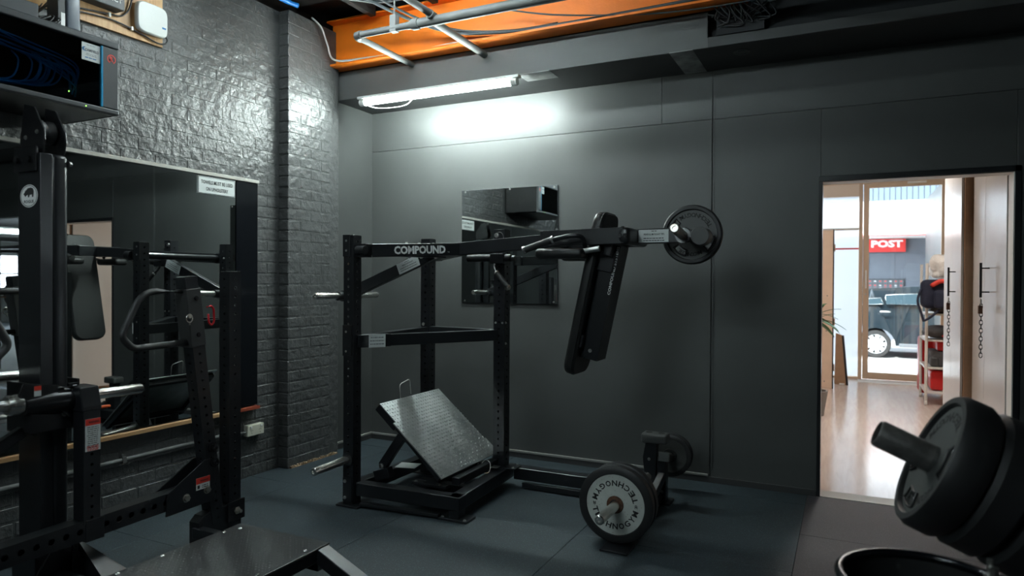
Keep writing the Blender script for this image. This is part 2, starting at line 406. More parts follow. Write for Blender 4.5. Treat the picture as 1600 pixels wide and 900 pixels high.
for k in range(42):
    z = CZ*(k+.5); off = 0 if k % 2 else CY/2
    y = 4.075-.118+0.0
    yy = 4.066-(.1205 if k % 2 else .0602)
    first = True
    while yy > -1:
        me = half if (first and not k % 2) else full
        hidden = (.55 < z < 2.22 and yy < 3.72)
        if not hidden and yy > 1.2: cand.append((me, Vector((XL-.0022+random.uniform(-.001, .001)+(.0012 if z < 2.2 else 0), yy, z)), wl, yy))
        yy -= (.1805 if (first and not k % 2) else CY); first = False
    # pilaster
    row = ([4.20, 4.44] if k % 2 else [4.14, 4.32, 4.56])
    for i, q in enumerate(row):
        me = half if (not k % 2 and i == 0) or (not k % 2 and i == 2) else full
        if k > 26: pass
        yq = q if me is full else (4.141 if i == 0 else 4.505)
        if k % 2: yq = 4.2015+i*.2405
        elif i == 1: yq = 4.323
        cand.append((me, Vector((-3.9815+random.uniform(-.001, .001), yq, z)), pil, 99))
cand.sort(key=lambda c: (c[1]-CAM).length)
single = cand[:560]; cntl = {}
rest = {id(wl): [], id(pil): []}
for me, p, par, _ in single:
    n_ = cntl.get(id(par), 0)
    if n_ < 298:
        o = bpy.data.objects.new('brick', me); COL.objects.link(o); o.parent = par; o.location = p; o.rotation_euler = (random.uniform(-.004, .004), 0, random.uniform(-.006, .006)); cntl[id(par)] = n_+1
    else: rest[id(par)].append((me, p))
for me, p, par, _ in cand[560:]: rest[id(par)].append((me, p))
for par in (wl, pil):
    if rest[id(par)]:
        b = B()
        for me, p in rest[id(par)]:
            L = .1155 if me is full else .055
            bx(b, p.x-.014, p.x+.0003, p.y-L, p.y+L, p.z-.0386, p.z+.0386)
        new('brickwork', b, 'brick', par, bevel=.004, seg=1, kind='stuff')
b = B()
for k in range(42):                                            # the pilaster's narrow side towards the room
    bx(b, -4.085, -3.982, 4.072, 4.10, CZ*k+.005, CZ*(k+1)-.004)
new('brick_return', b, 'brick', pil, bevel=.005, seg=1, kind='stuff')
new('trim_end', box(-4.085, -3.985, 4.62, 4.672, 0, 3.64), 'brick', pil, bevel=.006)
b = B(); r = random.Random(5)
for k in range(70):
    f = k/70; y = 4.09+.55*f; h = r.uniform(.006, .022)
    beam(b, (-3.972+r.uniform(-.004, .006), y, h/2), (-3.972+r.uniform(-.004, .006), y+.012, h/2), r.uniform(.006, .02), h)
new('chipped_plaster', b, mat('bare_plaster', (.30, .20, .12), .9, var=.5, vscale=30), pil, kind='stuff', label='chipped bare plaster along the foot')
# skirtings
struct('baseboard_back', box(-4.072, DX0-.012, YW-.016, YW, 0, .045), 'skirt', bevel=.002)
struct('baseboard_recess', box(-4.072, -4.056, 4.67, YW-.016, 0, .045), 'skirt', bevel=.002)
struct('trim_4', join(box(-4.056, -.93, YW-.020, YW, .045, .062), box(-4.072, -4.052, 4.67, YW, .045, .062)), 'skirttop', bevel=.002)
# bulkhead, soffit, ceiling
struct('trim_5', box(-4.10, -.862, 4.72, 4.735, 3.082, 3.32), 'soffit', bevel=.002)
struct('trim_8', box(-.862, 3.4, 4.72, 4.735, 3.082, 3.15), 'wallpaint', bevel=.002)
struct('trim_9', box(-.862, 3.4, 4.80, 4.82, 3.11, 3.82), 'cabdark')
struct('trim_21', box(-4.1, -.862, 4.80, 4.82, 3.30, 3.82), 'cabdark')
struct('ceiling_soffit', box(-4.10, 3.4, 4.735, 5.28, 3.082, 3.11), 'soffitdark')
for (x0, x1, y0) in ((-2.28, -2.02, 4.9), (-1.12, -.96, 5.24)):
    struct('trim_%d' % (6 if x0 < -2 else 7), box(x0, x1, 4.715, y0, 3.078, 3.0835), mat('pale_soffit_patch', (.30, .31, .30), .6, var=.4, vscale=9))  # paler mottled patches on the underside of the dark soffit
struct('ceiling', box(-4.4, 3.6, -5, 5.3, 3.80, 3.95), 'ceiling')
for i, x in enumerate((-3.5, -2.9, -2.3, -1.7, -1.1, -.5)):
    struct('trim_%d' % (10+i), box(x-.025, x+.025, -4.9, 4.52, 3.66, 3.80), 'ceiling')
struct('wall_front', box(-4.4, 3.6, -5.1, -5, 0, 3.9), 'wallpaint')
# right wall with an opening to the next gym hall (seen in the mirror)
struct('wall_right', box(3.4, 3.6, -5, 5.4, 0, 3.9), 'wallpaint')
# a vent ring in the soffit
one('ceiling_vent', lathe(B(), (-.665, 4.90, 3.082), (0, 0, -1), [(0, .055), (.006, .055), (.006, .042), (.002, .042), (.002, .03), (.006, .03), (.006, 0)], 32), 'pipe', 'small round vent in the dark soffit above the doorway wall', 'vent', smooth=True)

# ------------------------------------------------------------------ fluorescent batten on the soffit
def batten(x0, x1, y, z, label, lm, name='light_batten', group=None, along='x'):
    t = thing(name, label, 'lamp', ((x0+x1)/2, y, z), group)
    new('housing', box(x0-.02, x1+.02, y-.028, y+.028, z+.028, z+.05), 'lampcap', t, bevel=.004)
    new('diffuser', cyl(B(), (x0+.05, y, z), (x1-.05, y, z), .025, 20), lm, t, smooth=True)
    for a, c in ((x0, x0+.05), (x1-.05, x1)): new('end_cap', cyl(B(), (a, y, z), (c, y, z), .029, 20), 'lampcap', t, smooth=True)
    return t
lt = batten(-3.76, -2.27, 4.690, 3.022, 'lit white fluorescent batten fixed under the bulkhead edge', 'lamp')
new('power_lead', tube(B(), catmull([(-3.72, 4.72, 3.01), (-3.60, 4.70, 2.965), (-3.42, 4.70, 2.95), (-3.30, 4.72, 2.97), (-3.24, 4.75, 3.05)]), .004, 8), 'whitecable', lt, smooth=True)
batten(-3.45, -1.95, 3.40, 3.60, 'fluorescent batten on the ceiling joists above the squat machine', 'lampmid')
batten(-2.4, -.9, .1, 3.45, 'fluorescent batten on the ceiling behind the camera', 'lampdim')
batten(-3.2, -1.7, -2.4, 3.45, 'fluorescent batten on the ceiling at the far rear of the room', 'lampdim')

# ------------------------------------------------------------------ orange steel beam and pipes
t = thing('steel_beam', 'orange painted steel I-beam running above the grey bulkhead', 'beam', (-2.4, 4.64, 3.33))
new('bottom_flange', box(-4.02, -.60, 4.555, 4.72, 3.328, 3.345), 'orange', t, bevel=.002)
new('web', box(-4.02, -.60, 4.634, 4.646, 3.345, 3.70), 'orange', t)
new('top_flange', box(-4.02, -.60, 4.555, 4.72, 3.70, 3.716), 'orange', t, bevel=.002)
PZ = 3.29
t = thing('water_pipe', 'grey painted pipe run with two branches entering the bulkhead', 'pipe', (-2.6, 3.99, PZ))
new('main_pipe', cyl(B(), (-2.72, 3.985, PZ), (1.7, 3.95, PZ), .034, 20), 'pipe', t, smooth=True)
new('thin_pipe', cyl(B(), (-3.245, 3.985, PZ), (-2.74, 3.985, PZ), .024, 18), 'pipe', t, smooth=True)
new('reducer', lathe(B(), (-2.79, 3.985, PZ), (1, 0, 0), [(0, .027), (.03, .027), (.05, .040), (.10, .040), (.10, .034)], 20), 'pipe', t, smooth=True)
new('elbow', tube(B(), smoothpath([(-3.19, 3.985, PZ), (-3.25, 3.985, PZ), (-3.25, 4.05, PZ)], 8, .9), .030, 16), 'pipe', t, smooth=True)
new('branch_pipe', cyl(B(), (-3.25, 4.04, PZ), (-3.25, 4.72, PZ), .022, 18), 'pipe', t, smooth=True)
new('branch_pipe', cyl(B(), (-2.57, 2.3, 3.325), (-2.57, 4.0, 3.325), .024, 18), 'pipe', t, smooth=True)
new('branch_pipe', cyl(B(), (-2.57, 3.98, 3.285), (-2.57, 4.72, 3.275), .026, 18), 'pipe', t, smooth=True)
new('coupling', cyl(B(), (-2.57, 3.93, 3.32), (-2.57, 4.0, 3.31), .031, 18), 'pipe', t, smooth=True)
hp = B(); beam(hp, (-2.90, 3.985, PZ-.028), (-2.90, 3.985, PZ+.09), .045, .05); new('pipe_hanger', join(hp, cyl(B(), (-2.90, 3.985, PZ+.09), (-2.90, 3.985, 3.80), .006, 8)), 'pipe', t)
def cable(pts, r, m, label, name='cable', group=None, seg=8):
    return one(name, tube(B(), catmull(pts, 6), r, seg), m, label, 'cable', group, smooth='all')
cable([(-3.3, 3.0, 3.62), (-3.25, 3.6, 3.60), (-3.05, 4.2, 3.50), (-2.75, 4.5, 3.41), (-2.3, 4.56, 3.36), (-1.9, 4.58, 3.355), (-1.2, 4.58, 3.36), (-.7, 4.56, 3.36)], .012, 'greycable', 'thick dark grey cable sagging in front of the orange beam')
cable([(-3.2, 3.0, 3.63), (-3.15, 3.6, 3.61), (-3.0, 4.2, 3.51), (-2.72, 4.5, 3.425), (-2.28, 4.57, 3.37), (-1.9, 4.59, 3.37)], .009, 'greycable', 'thinner dark grey cable beside the thick one on the beam')
cable([(-3.97, 4.32, 3.66), (-3.94, 4.40, 3.60), (-3.93, 4.46, 3.48), (-3.90, 4.52, 3.36), (-3.6, 4.57, 3.352), (-3.1, 4.60, 3.352), (-2.8, 4.60, 3.36), (-2.4, 4.60, 3.352)], .008, 'whitecable', 'white cable dropping from the brick pilaster onto the orange beam flange')
cable([(-2.35, 4.42, 3.50), (-1.9, 4.50, 3.40), (-1.3, 4.58, 3.33), (-.9, 4.62, 3.315), (-.55, 4.64, 3.32)], .006, 'greycable', 'thin slack wire below the right end of the orange beam')
cable([(-.5, 4.66, 3.30), (-.1, 4.2, 3.17), (.2, 4.0, 3.14), (.6, 3.8, 3.22), (1.2, 3.4, 3.5)], .007, 'greycable', 'slack dark cable hanging across the dark ceiling at right')
cable([(-4.0, 2.8, 3.72), (-4.0, 3.6, 3.72), (-3.99, 4.0, 3.70), (-3.97, 4.16, 3.70)], .02, 'bluehose', 'bright blue hose above the top of the brick wall', 'hose')
for k in range(3):
    cable([(-3.7+.12*k, 2.6, 3.70), (-3.68+.1*k, 3.4, 3.68), (-3.5+.1*k, 4.1, 3.66-.03*k), (-3.3+.1*k, 4.5, 3.74)], .008, 'greycable', 'grey cable among others along the ceiling by the brick wall', group='ceiling cables by the brick wall')
# tangled cable drop at the end of the beam
for k in range(26):
    r = random.Random(50+k); x = -.80+r.random()*.28
    cable([(x+r.uniform(-.05, .05), 4.60, 3.62), (x+r.uniform(-.06, .06), 4.60+r.uniform(-.02, .05), 3.46), (x+r.uniform(-.08, .08), 4.66, 3.34), (x+r.uniform(-.1, .1), 4.68, 3.22+r.uniform(-.03, .05)), (x+r.uniform(-.12, .12), 4.70, 3.20+r.uniform(-.01, .12))], r.choice((.004, .006)), r.choice(('blackcable', 'blackcable', 'greycable', 'blackcable')), 'loose cable in the dark tangle at the right end of the orange beam', group='tangled cables at the beam end', seg=6)
one('cable_duct', box(-.80, -.50, 4.705, 4.719, 3.15, 3.6), 'cabdark', 'black cable slot in the bulkhead behind the tangled cables', 'duct')
# ------------------------------------------------------------------ mirrors
t = thing('wall_mirror', 'large gym mirror on the brick wall above a timber ledge', 'mirror', (-4.06, 2.0, .53))
ys_ = [(-.6, .81), (.815, 2.22), (2.225, 3.615)]
for a, c in ys_: new('mirror_panel', box(-4.060, -4.052, a, c, .555, 2.234), 'mirror', t)
new('backing_board', box(-4.075, -4.061, -.6, 3.81, .54, 2.235), 'cabdark', t)
new('black_panel', box(-4.062, -4.046, 3.620, 3.822, .555, 2.234), 'blackgloss', t, bevel=.001, label='black gloss panel at the right end of the mirror')
new('top_rail', box(-4.066, -4.035, -.6, 3.828, 2.236, 2.260), 'alu', t, bevel=.002)
new('timber_ledge', box(-4.07, -4.02, -.6, 3.60, .520, .545), 'ledge', t, bevel=.002)
new('ledge_end', box(-4.07, -4.02, 3.60, 3.825, .522, .545), mat('rust_red_paint', (.30, .06, .03), .5), t, bevel=.002, label='rust red end of the ledge')
t = thing('mirror_sign', 'white plastic sign reading TOWELS MUST BE USED ON UPHOLSTERY on the mirror', 'sign', (-4.04, 3.447, 2.11))
new('sign_board', box(-4.051, -4.044, 3.287, 3.607, 2.105, 2.225), 'label', t, bevel=.001)
new('sign_frame', join(box(-4.044, -4.0425, 3.290, 3.604, 2.2195, 2.2225), box(-4.044, -4.0425, 3.290, 3.604, 2.1075, 2.1105), box(-4.044, -4.0425, 3.290, 3.293, 2.1075, 2.2225), box(-4.044, -4.0425, 3.601, 3.604, 2.1075, 2.2225)), 'textgrey', t)
new('lettering', join(text_fit('TOWELS MUST BE USED', .272, .026, (-4.0435, 3.447, 2.187), (0, 1, 0), (0, 0, 1), .015), text_fit('ON UPHOLSTERY', .19, .026, (-4.0435, 3.447, 2.140), (0, 1, 0), (0, 0, 1), .015)), 'letter', t)
t = thing('small_mirror', 'small rectangular mirror on the dark back wall behind the squat machine', 'mirror', (-2.617, 5.24, 1.312))
new('mirror_glass', box(-3.073, -2.161, 5.236, 5.2395, 1.314, 2.300), 'mirror', t)
new('mirror_back', box(-3.075, -2.159, 5.2396, 5.249, 1.312, 2.302), 'textgrey', t)
for x, z in ((-3.04, 1.33), (-2.19, 1.33), (-3.04, 2.285), (-2.6, 2.29), (-2.19, 2.285)): bolt(t, (x, 5.236, z), (0, -1, 0), .006, .003, 'mirror_clip')
# conduit and outlet on the brick wall
t = thing('conduit', 'grey conduit running low along the brick wall under the mirror', 'pipe', (-4.05, 2.5, .37))
new('conduit_pipe', cyl(B(), (-4.055, -.6, .375), (-4.055, 3.50, .372), .014, 12), 'greysteel' if 0 else 'pipe', t, smooth=True)
for y in (1.0, 1.9, 2.75): new('pipe_clip', join(box(-4.075, -4.038, y-.012, y+.012, .355, .393), cyl(B(), (-4.06, y, .40), (-4.05, y, .40), .01, 8)), 'pipe', t)
t = thing('power_outlet', 'cream double power outlet on the brick wall near the floor', 'outlet', (-4.06, 3.79, .33))
new('outlet_box', box(-4.075, -4.030, 3.715, 3.875, .320, .405), 'outlet', t, bevel=.006)
for y in (3.745, 3.845): new('switch', box(-4.031, -4.023, y-.009, y+.009, .382, .396), 'white', t, bevel=.002)
for y in (3.755, 3.835):
    for q in ((-.008, .010), (.008, .010), (0, -.010)): new('socket_slot', box(-4.0305, -4.0295, y+q[0]-.0015, y+q[0]+.0015, .352+q[1]-.004, .352+q[1]+.004), 'letter', t)
new('outlet_lead', tube(B(), catmull([(-4.06, 3.72, .36), (-4.05, 3.69, .355), (-4.05, 3.60, .37), (-4.055, 3.50, .372)]), .010, 8), 'pipe', t, smooth=True)

# ------------------------------------------------------------------ server cabinet
cx0, cx1, cy0, cy1, cz0, cz1 = -4.07, -3.59, 1.30, 2.408, 2.396, 2.790
t = thing('server_cabinet', 'black wall-hung server cabinet with glass door high on the brick wall', 'cabinet', (-3.83, 1.85, cz0))
new('cabinet_shell', join(box(cx0, cx1-.03, cy0, cy1, cz1-.012, cz1), box(cx0, cx1-.03, cy0, cy1, cz0, cz0+.012), box(cx0, cx1-.03, cy1-.012, cy1, cz0, cz1), box(cx0, cx1-.03, cy0, cy0+.012, cz0, cz1), box(cx0, cx0+.01, cy0, cy1, cz0, cz1)), 'steelg', t)
for a_, c_ in ((cy1-.088, cy1), (cy0, cy0+.08)): new('door_stile', box(cx1-.03, cx1, a_, c_, cz0+.030, cz1-.040), 'cabmetal', t, bevel=.003)
new('top_trim', box(cx1-.034, cx1+.004, cy0, cy1+.002, cz1-.036, cz1), 'cabmetal', t, bevel=.005)
new('bottom_trim', box(cx1-.034, cx1+.004, cy0, cy1+.002, cz0, cz0+.026), 'cabmetal', t, bevel=.005)
new('glass_pane', box(cx1-.012, cx1-.008, cy0+.08, cy1-.088, cz0+.03, cz1-.04), 'darkglass', t)
new('blue_edge', box(cx1-.008, cx1+.001, cy1-.094, cy1-.086, cz0+.03, cz1-.04), 'blueedge', t, label='blue edge strip of the glass')
b = B()
for i in range(40): bx(b, cx1-.30+.012*(i % 3), cx1-.29+.012*(i % 3), cy0+.05+i*.026, cy0+.062+i*.026, cz1, cz1+.0015)
new('vent_slots', b, 'cabdark', t, kind='stuff')
# red R emblem in a ring
Rc = (cx1+.0005, cy1-.040, cz1-.098)
ring = B(); n = 40
for i in range(n):
    a0, a1 = PI*.0+2*PI*.86*i/n-PI*.35, 2*PI*.86*(i+1)/n-PI*.35
    q = [ring.verts.new((Rc[0]+.0012, Rc[1]+r_*math.cos(a_), Rc[2]+r_*math.sin(a_))) for r_, a_ in ((.024, a0), (.024, a1), (.019, a1), (.019, a0))]
    ring.faces.new(q)
new('logo', join(ring, text_fit('R', .022, .028, Rc, (0, 1, 0), (0, 0, 1), .04, .0012)), 'red', t, label='red ring emblem')
lb = new('door_label', slab((cx1-.0075, 2.262, 2.697), (0, 1, 0), (0, 0, 1), .098, .092, .0008), 'label', t, label='white installer label')
new('lettering', join(text_fit('CAMFIELD', .074, .014, (cx1-.0065, 2.266, 2.706), (0, 1, 0), (0, 0, 1), .03), lines_bm((cx1-.0085, 2.262, 2.683), (0, 1, 0), (0, 0, 1), .07, 2, .007, .0022, seed=2), lines_bm((cx1-.0085, 2.262, 2.732), (0, 1, 0), (0, 0, 1), .05, 1, .007, .0022, seed=3)), 'textgrey', lb)
sw = B()
for i in range(22):
    a0, a1 = PI*.55+PI*.95*i/22, PI*.55+PI*.95*(i+1)/22
    w0, w1 = .0035*math.sin(PI*i/22)+.0006, .0035*math.sin(PI*(i+1)/22)+.0006
    sw.faces.new([sw.verts.new((cx1-.0062, 2.236+r_*math.cos(a_)*1.2, 2.709+r_*.8*math.sin(a_))) for r_, a_ in ((.014+w0, a0), (.014+w1, a1), (.014-w1, a1), (.014-w0, a0))])
new('blue_print', join(sw, lines_bm((cx1-.0082, 2.262, 2.666), (0, 1, 0), (0, 0, 1), .076, 1, .01, .005, seed=5)), 'blue', lb)
new('patch_panel', box(cx0+.12, cx0+.16, cy0+.1, cy1-.1, 2.44, 2.52), 'cabdark', t)
new('status_led', box(cx1-.05, cx1-.046, 2.170, 2.174, 2.475, 2.479), 'led', t)
new('status_led', box(cx1+.0042, cx1+.005, 2.226, 2.231, cz0+.010, cz0+.015), 'led', t)
for k in range(22):
    r = random.Random(100+k); x = cx1-.04-.06*r.random(); z0 = 2.70-.012*k*.7
    if k < 10: pts = [(x, 1.42, z0-.03*r.random()), (x, 1.72, z0+.02-.03*r.random()), (x-.01, 1.98, z0-.01-.02*r.random()), (x, 2.16+.06*r.random(), z0-.05-.05*r.random()), (x-.02, 2.22, z0-.14-.04*r.random())]
    else:
        c_, R_ = 1.72+.02*(k % 5)+.05*r.random(), .15+.10*r.random()
        pts = [(x, c_-R_, 2.66), (x, c_-R_*.9, 2.54), (x, c_-R_*.3, 2.455+.02*r.random()), (x, c_+R_*.5, 2.445+.02*r.random()), (x, c_+R_*1.2, 2.49), (x, c_+R_*1.4, 2.58), (x, c_+R_*1.2, 2.62)]
    cable(pts, .0042, 'bluecable', 'blue network cable looped behind the glass of the server cabinet', 'network_cable', 'blue network cables in the server cabinet', 6)
# devices on the cabinet
one('network_switch', box(-3.98, -3.63, 1.50, 2.02, 2.792, 2.87), 'device', 'grey metal box lying on top of the server cabinet at left', 'device', bevel=.004)
one('power_adapter', join(rbox(B(), -3.84, -3.72, 2.03, 2.12, 2.792, 2.84, .008, 2), box(-3.80, -3.74, 2.12, 2.15, 2.80, 2.82)), 'blackcable', 'black power adapter on top of the server cabinet', 'adapter')
for k in range(6):
    r = random.Random(200+k)
    cable([(-3.85, 2.02+.02*k, 2.80+.012*k), (-3.74, 2.06+.02*k, 2.83+.02*r.random()), (-3.76, 2.12+.015*k, 2.86+.03*r.random()), (-3.90, 2.14+.02*r.random(), 2.90), (-4.03, 2.20+.03*k, 2.99+.02*k)], .004, r.choice(('blackcable', 'greycable', 'whitecable')), 'thin lead in the muddle on top of the server cabinet', 'power_lead', 'leads on top of the server cabinet', 6)
t = thing('plywood_board', 'pale plywood backing board on the brick wall above the cabinet', 'board', (-4.06, 2.7, 3.03))
new('board', box(-4.078, -4.058, 2.05, 3.026, 3.026, 3.62), 'ply', t, bevel=.002)
t = thing('modem', 'dark grey wall box with white letters on the plywood board', 'device', (-4.0, 2.64, 3.10))
new('case', box(-4.057, -3.97, 2.46, 2.705, 3.135, 3.45), 'device', t, bevel=.006)
new('lettering', text_fit('ICT', .062, .026, (-3.969, 2.655, 3.185), (0, 1, 0), (0, 0, 1), .02), 'white', t)
new('print_line', lines_bm((-3.9705, 2.56, 3.190), (0, 1, 0), (0, 0, 1), .09, 1, .01, .004, seed=7), 'white', t)
t = thing('ups_box', 'slim black box with white sticker standing between cabinet and plywood', 'device', (-3.92, 2.30, 2.86))
new('case', box(-3.96, -3.86, 2.245, 2.285, 2.82, 3.3), 'blackcable', t, bevel=.004)
new('sticker', box(-3.859, -3.8585, 2.262, 2.284, 2.87, 2.955), 'white', t)
t = thing('fibre_unit', 'translucent grey network unit hanging beside the slim black box', 'device', (-3.95, 2.36, 2.88))
new('case', rbox(B(), -3.97, -3.90, 2.315, 2.395, 2.895, 3.3, .012, 3), mat('grey_plastic', (.13, .15, .18), .35), t, smooth=True)
new('plug', box(-3.94, -3.92, 2.345, 2.365, 2.868, 2.90), 'greycable', t)
t = thing('wifi_router', 'rounded white wifi router mounted on the plywood board', 'router', (-4.03, 2.92, 3.07))
pl = []
for i in range(48):
    a = 2*PI*i/48; c_, s_ = math.cos(a), math.sin(a); e = .42
    pl.append(Vector((-4.040, 2.922+.108*math.copysign(abs(c_)**e, c_), 3.168+.098*math.copysign(abs(s_)**e, s_))))
b = B(); R1 = [b.verts.new(p) for p in pl]; R2 = [b.verts.new(p+Vector((.022, 0, 0))) for p in pl]; cc = Vector((-4.008, 2.922, 3.168)); R3 = [b.verts.new(cc+(p-Vector((-4.04, 2.922, 3.168)))*.93) for p in pl]
b.faces.new(R1[::-1]); b.faces.new(R3)
for i in range(48):
    j = (i+1) % 48; b.faces.new((R1[i], R1[j], R2[j], R2[i])); b.faces.new((R2[i], R2[j], R3[j], R3[i]))
new('case', b, 'router', t, smooth='all'); t.children[0].data.polygons[1].use_smooth = False
new('bracket', box(-4.058, -4.040, 2.85, 2.99, 3.11, 3.22), 'cabdark', t)
new('badge', box(-4.0085, -4.0065, 2.985, 3.012, 3.128, 3.139), 'blue', t)
cable([(-4.03, 2.50, 3.40), (-4.04, 2.78, 3.36), (-4.04, 2.79, 3.22), (-4.045, 2.74, 3.135), (-4.045, 2.66, 3.115), (-4.045, 2.50, 3.09), (-4.045, 2.40, 3.07)], .005, 'blackcable', 'black cable curving under the dark wall box on the plywood')
cable([(-4.045, 2.40, 3.055), (-4.045, 2.66, 3.085), (-4.045, 2.85, 3.065), (-4.045, 2.97, 3.04), (-4.04, 3.03, 3.05), (-4.04, 3.045, 3.08), (-4.05, 3.03, 3.11)], .005, 'blackcable', 'black cable running along the plywood bottom edge to the router')
for y, z in ((2.655, 3.110), (2.80, 3.074)): one('cable_clip', box(-4.052, -4.036, y-.006, y+.006, z-.012, z+.012), 'white', 'white clip holding the black cable %s' % ('under the dark wall box' if y < 2.7 else 'left of the wifi router'), 'clip')

# ------------------------------------------------------------------ pendulum squat machine
LP = (.5, 1, 0)
t = thing('squat_machine', 'black pendulum squat machine with white lettering, steel footplate and hanging back pad', 'gym machine', (-2.3, 4.07, 0))
def post(name, x0, y0, z0, z1, w, parent, start=.03):
    return new(name, ptube(B(), (x0+w/2, y0+w/2, z0), (x0+w/2, y0+w/2, z1), w, w, up=(0, 1, 0), sp=.05, r=.0088, start=start), 'steel', parent)
P1 = post('upright', -3.017, 3.59, 0.006, 1.80, .082, t)
P2 = post('upright', -2.985, 4.46, 0.006, 1.825, .082, t)
P3 = post('upright', -2.312, 4.40, 0.15, 1.875, .088, t)
for p_, (x, y, z) in ((P1, (-2.976, 3.631, 1.80)), (P2, (-2.944, 4.501, 1.825)), (P3, (-2.268, 4.444, 1.875))):
    new('post_cap', box(x-.040, x+.040, y-.040, y+.040, z-.002, z+.004), 'steelg', p_, bevel=.003)
for z in (1.765, 1.70, 1.16, 1.03): bolt(P1, (-2.99, 3.59, z), (0, -1, 0), .008, .008)
new('face_plate', box(-3.019, -2.960, 3.582, 3.59, 1.66, 1.805), 'steel', P1, bevel=.002)
new('face_plate', box(-3.019, -2.945, 3.582, 3.59, 1.00, 1.205), 'steel', P1, bevel=.002)
new('face_plate', box(-3.015, -2.94, 3.582, 3.59, .03, .19), 'steel', P1, bevel=.002)
for z in (.165, .055): bolt(P1, (-2.995, 3.582, z), (0, -1, 0), .009, .008)
new('foot_plate', box(-3.05, -2.87, 3.555, 3.70, 0, .012), 'steel', t, bevel=.002)
new('foot_plate', box(-3.05, -2.87, 4.44, 4.60, 0, .012), 'steel', t, bevel=.002)
new('foot_plate', box(-2.30, -2.10, 3.64, 3.77, 0, .014), 'steel', t, bevel=.002)
for x in (-2.12, -2.28): bolt(t, (x, 3.66, .014), (0, 0, 1), .008, .006)
for z in (1.20, 1.05): bolt(P3, (-2.224, 4.42, z), (1, 0, 0), .007, .006)
for x in (-2.295, -2.24): bolt(P3, (x, 4.40, 1.20), (0, -1, 0), .006, .006)
bolt(P3, (-2.29, 4.40, 1.835), (0, -1, 0), .014, .012)
bolt(P2, (-2.96, 4.46, 1.165), (0, -1, 0), .010, .008); bolt(P2, (-2.96, 4.46, 1.70), (0, -1, 0), .007, .006)
arc = [( -2.268+.036*math.cos(a_), 4.396, 1.815+.042*math.sin(a_)) for a_ in [PI*(-.1+.7*i/10) for i in range(11)]]
new('arc_slot', tube(B(), arc, .002, 5), 'zinc', P3)
# base frame
def bar(name, p0, p1, w_, h_, parent=t, m='steel', up=(0, 0, 1), bevel=.004): return new(name, beam(B(), p0, p1, w_, h_, up), m, parent, bevel=bevel)
bar('base_rail', (-2.935, 3.66, .108), (-2.165, 3.70, .108), .085, .085)
bar('base_rail', (-2.20, 3.655, .108), (-2.24, 4.55, .108), .088, .085)
bar('base_rail', (-2.903, 4.50, .108), (-2.24, 4.50, .108), .08, .085)
bar('base_rail', (-2.96, 3.67, .108), (-2.945, 4.46, .108), .08, .085)
new('corner_leg', prism(B(), [(-2.245, 3.655, .066), (-2.155, 3.655, .066), (-2.155, 3.655, .15), (-2.165, 3.655, .15), (-2.215, 3.655, .125)], (0, .09, 0)), 'steel', t, bevel=.003)
bar('corner_leg', (-2.20, 3.70, .012), (-2.20, 3.70, .07), .08, .075)
bar('floor_runner', (-2.88, 3.61, .022), (-2.30, 3.66, .022), .05, .02)
bar('cross_rail', (-2.52, 3.74, .118), (-2.52, 4.46, .118), .09, .05)
bar('cross_rail', (-2.66, 3.98, .10), (-2.24, 3.96, .10), .07, .06)
new('hinge_plate', box(-2.60, -2.33, 3.78, 3.83, .145, .165), 'steel', t, bevel=.003)
for x in (-2.57, -2.38): bolt(t, (x, 3.79, .165), (0, 0, 1), .008, .006)
new('post_foot', box(-2.33, -2.13, 4.385, 4.50, .15, .158), 'steel', t, bevel=.002)
for x, y in ((-2.15, 4.40), (-2.15, 4.48)): bolt(t, (x, y, .158), (0, 0, 1), .008, .006)
bar('long_rail', (-2.17, 4.50, .105), (-1.15, 4.50, .105), .09, .085)
bar('long_rail_shoe', (-2.1, 4.46, .03), (-1.3, 4.46, .03), .03, .04)
# mid frame: triangular collar of tubes
bar('mid_rail', (-2.96, 3.67, 1.095), (-2.955, 4.46, 1.105), .075, .078)
bar('mid_rail', (-2.903, 4.50, 1.11), (-2.312, 4.46, 1.11), .075, .078)
bar('mid_rail', (-2.84, 3.80, 1.097), (-2.30, 4.42, 1.11), .075, .078)
bar('mid_rail', (-2.95, 3.64, 1.095), (-2.82, 3.83, 1.097), .08, .085)
lbl = new('mid_label', slab((-2.835, 3.728, 1.10), Vector((.13, .19, 0)), (0, 0, 1), .115, .088, .002), 'label', t, label='white instruction label')
bb = None
lb2 = B(); r_ = Vector((.13, .19, 0)).normalized(); n_ = r_.cross(Vector((0, 0, 1))); nc = Vector((-2.885, 3.735, 1.0965))
# put the label on the camera side of the short rail
for v in lbl.data.vertices: v.co += n_*.043+Vector((-.018, -.012, 0))
new('print_line', lines_bm(Vector((-2.853, 3.716, 1.10))+n_*.043, r_, (0, 0, 1), .10, 3, .022, .006, seed=9), 'textgrey', lbl)
# pivot, fork arms and pendulum beam
new('pivot_bearing', join(box(-2.935, -2.845, 3.60, 3.665, 1.655, 1.745), cyl(B(), (-2.91, 3.595, 1.70), (-2.84, 3.595, 1.70), .03, 20)), 'steel', t, bevel=.003)
new('pivot_bearing', box(-2.903, -2.83, 4.46, 4.53, 1.655, 1.745), 'steel', t, bevel=.003)
bolt(t, (-2.88, 3.60, 1.70), (.2, -1, .1), .012, .01)
new('pivot_shaft', cyl(B(), (-2.87, 3.665, 1.70), (-2.87, 4.47, 1.70), .028, 20), 'steel', t, smooth=True)
pa = new('pendulum_arm', beam(beam(beam(B(), (-2.845, 3.665, 1.700), (-2.385, 4.11, 1.722), .055, .086), (-2.845, 4.47, 1.700), (-2.385, 4.08, 1.722), .055, .086), (-2.43, 4.095, 1.722), (-1.69, 4.10, 1.768), .075, .086), 'steel', t, bevel=.004)
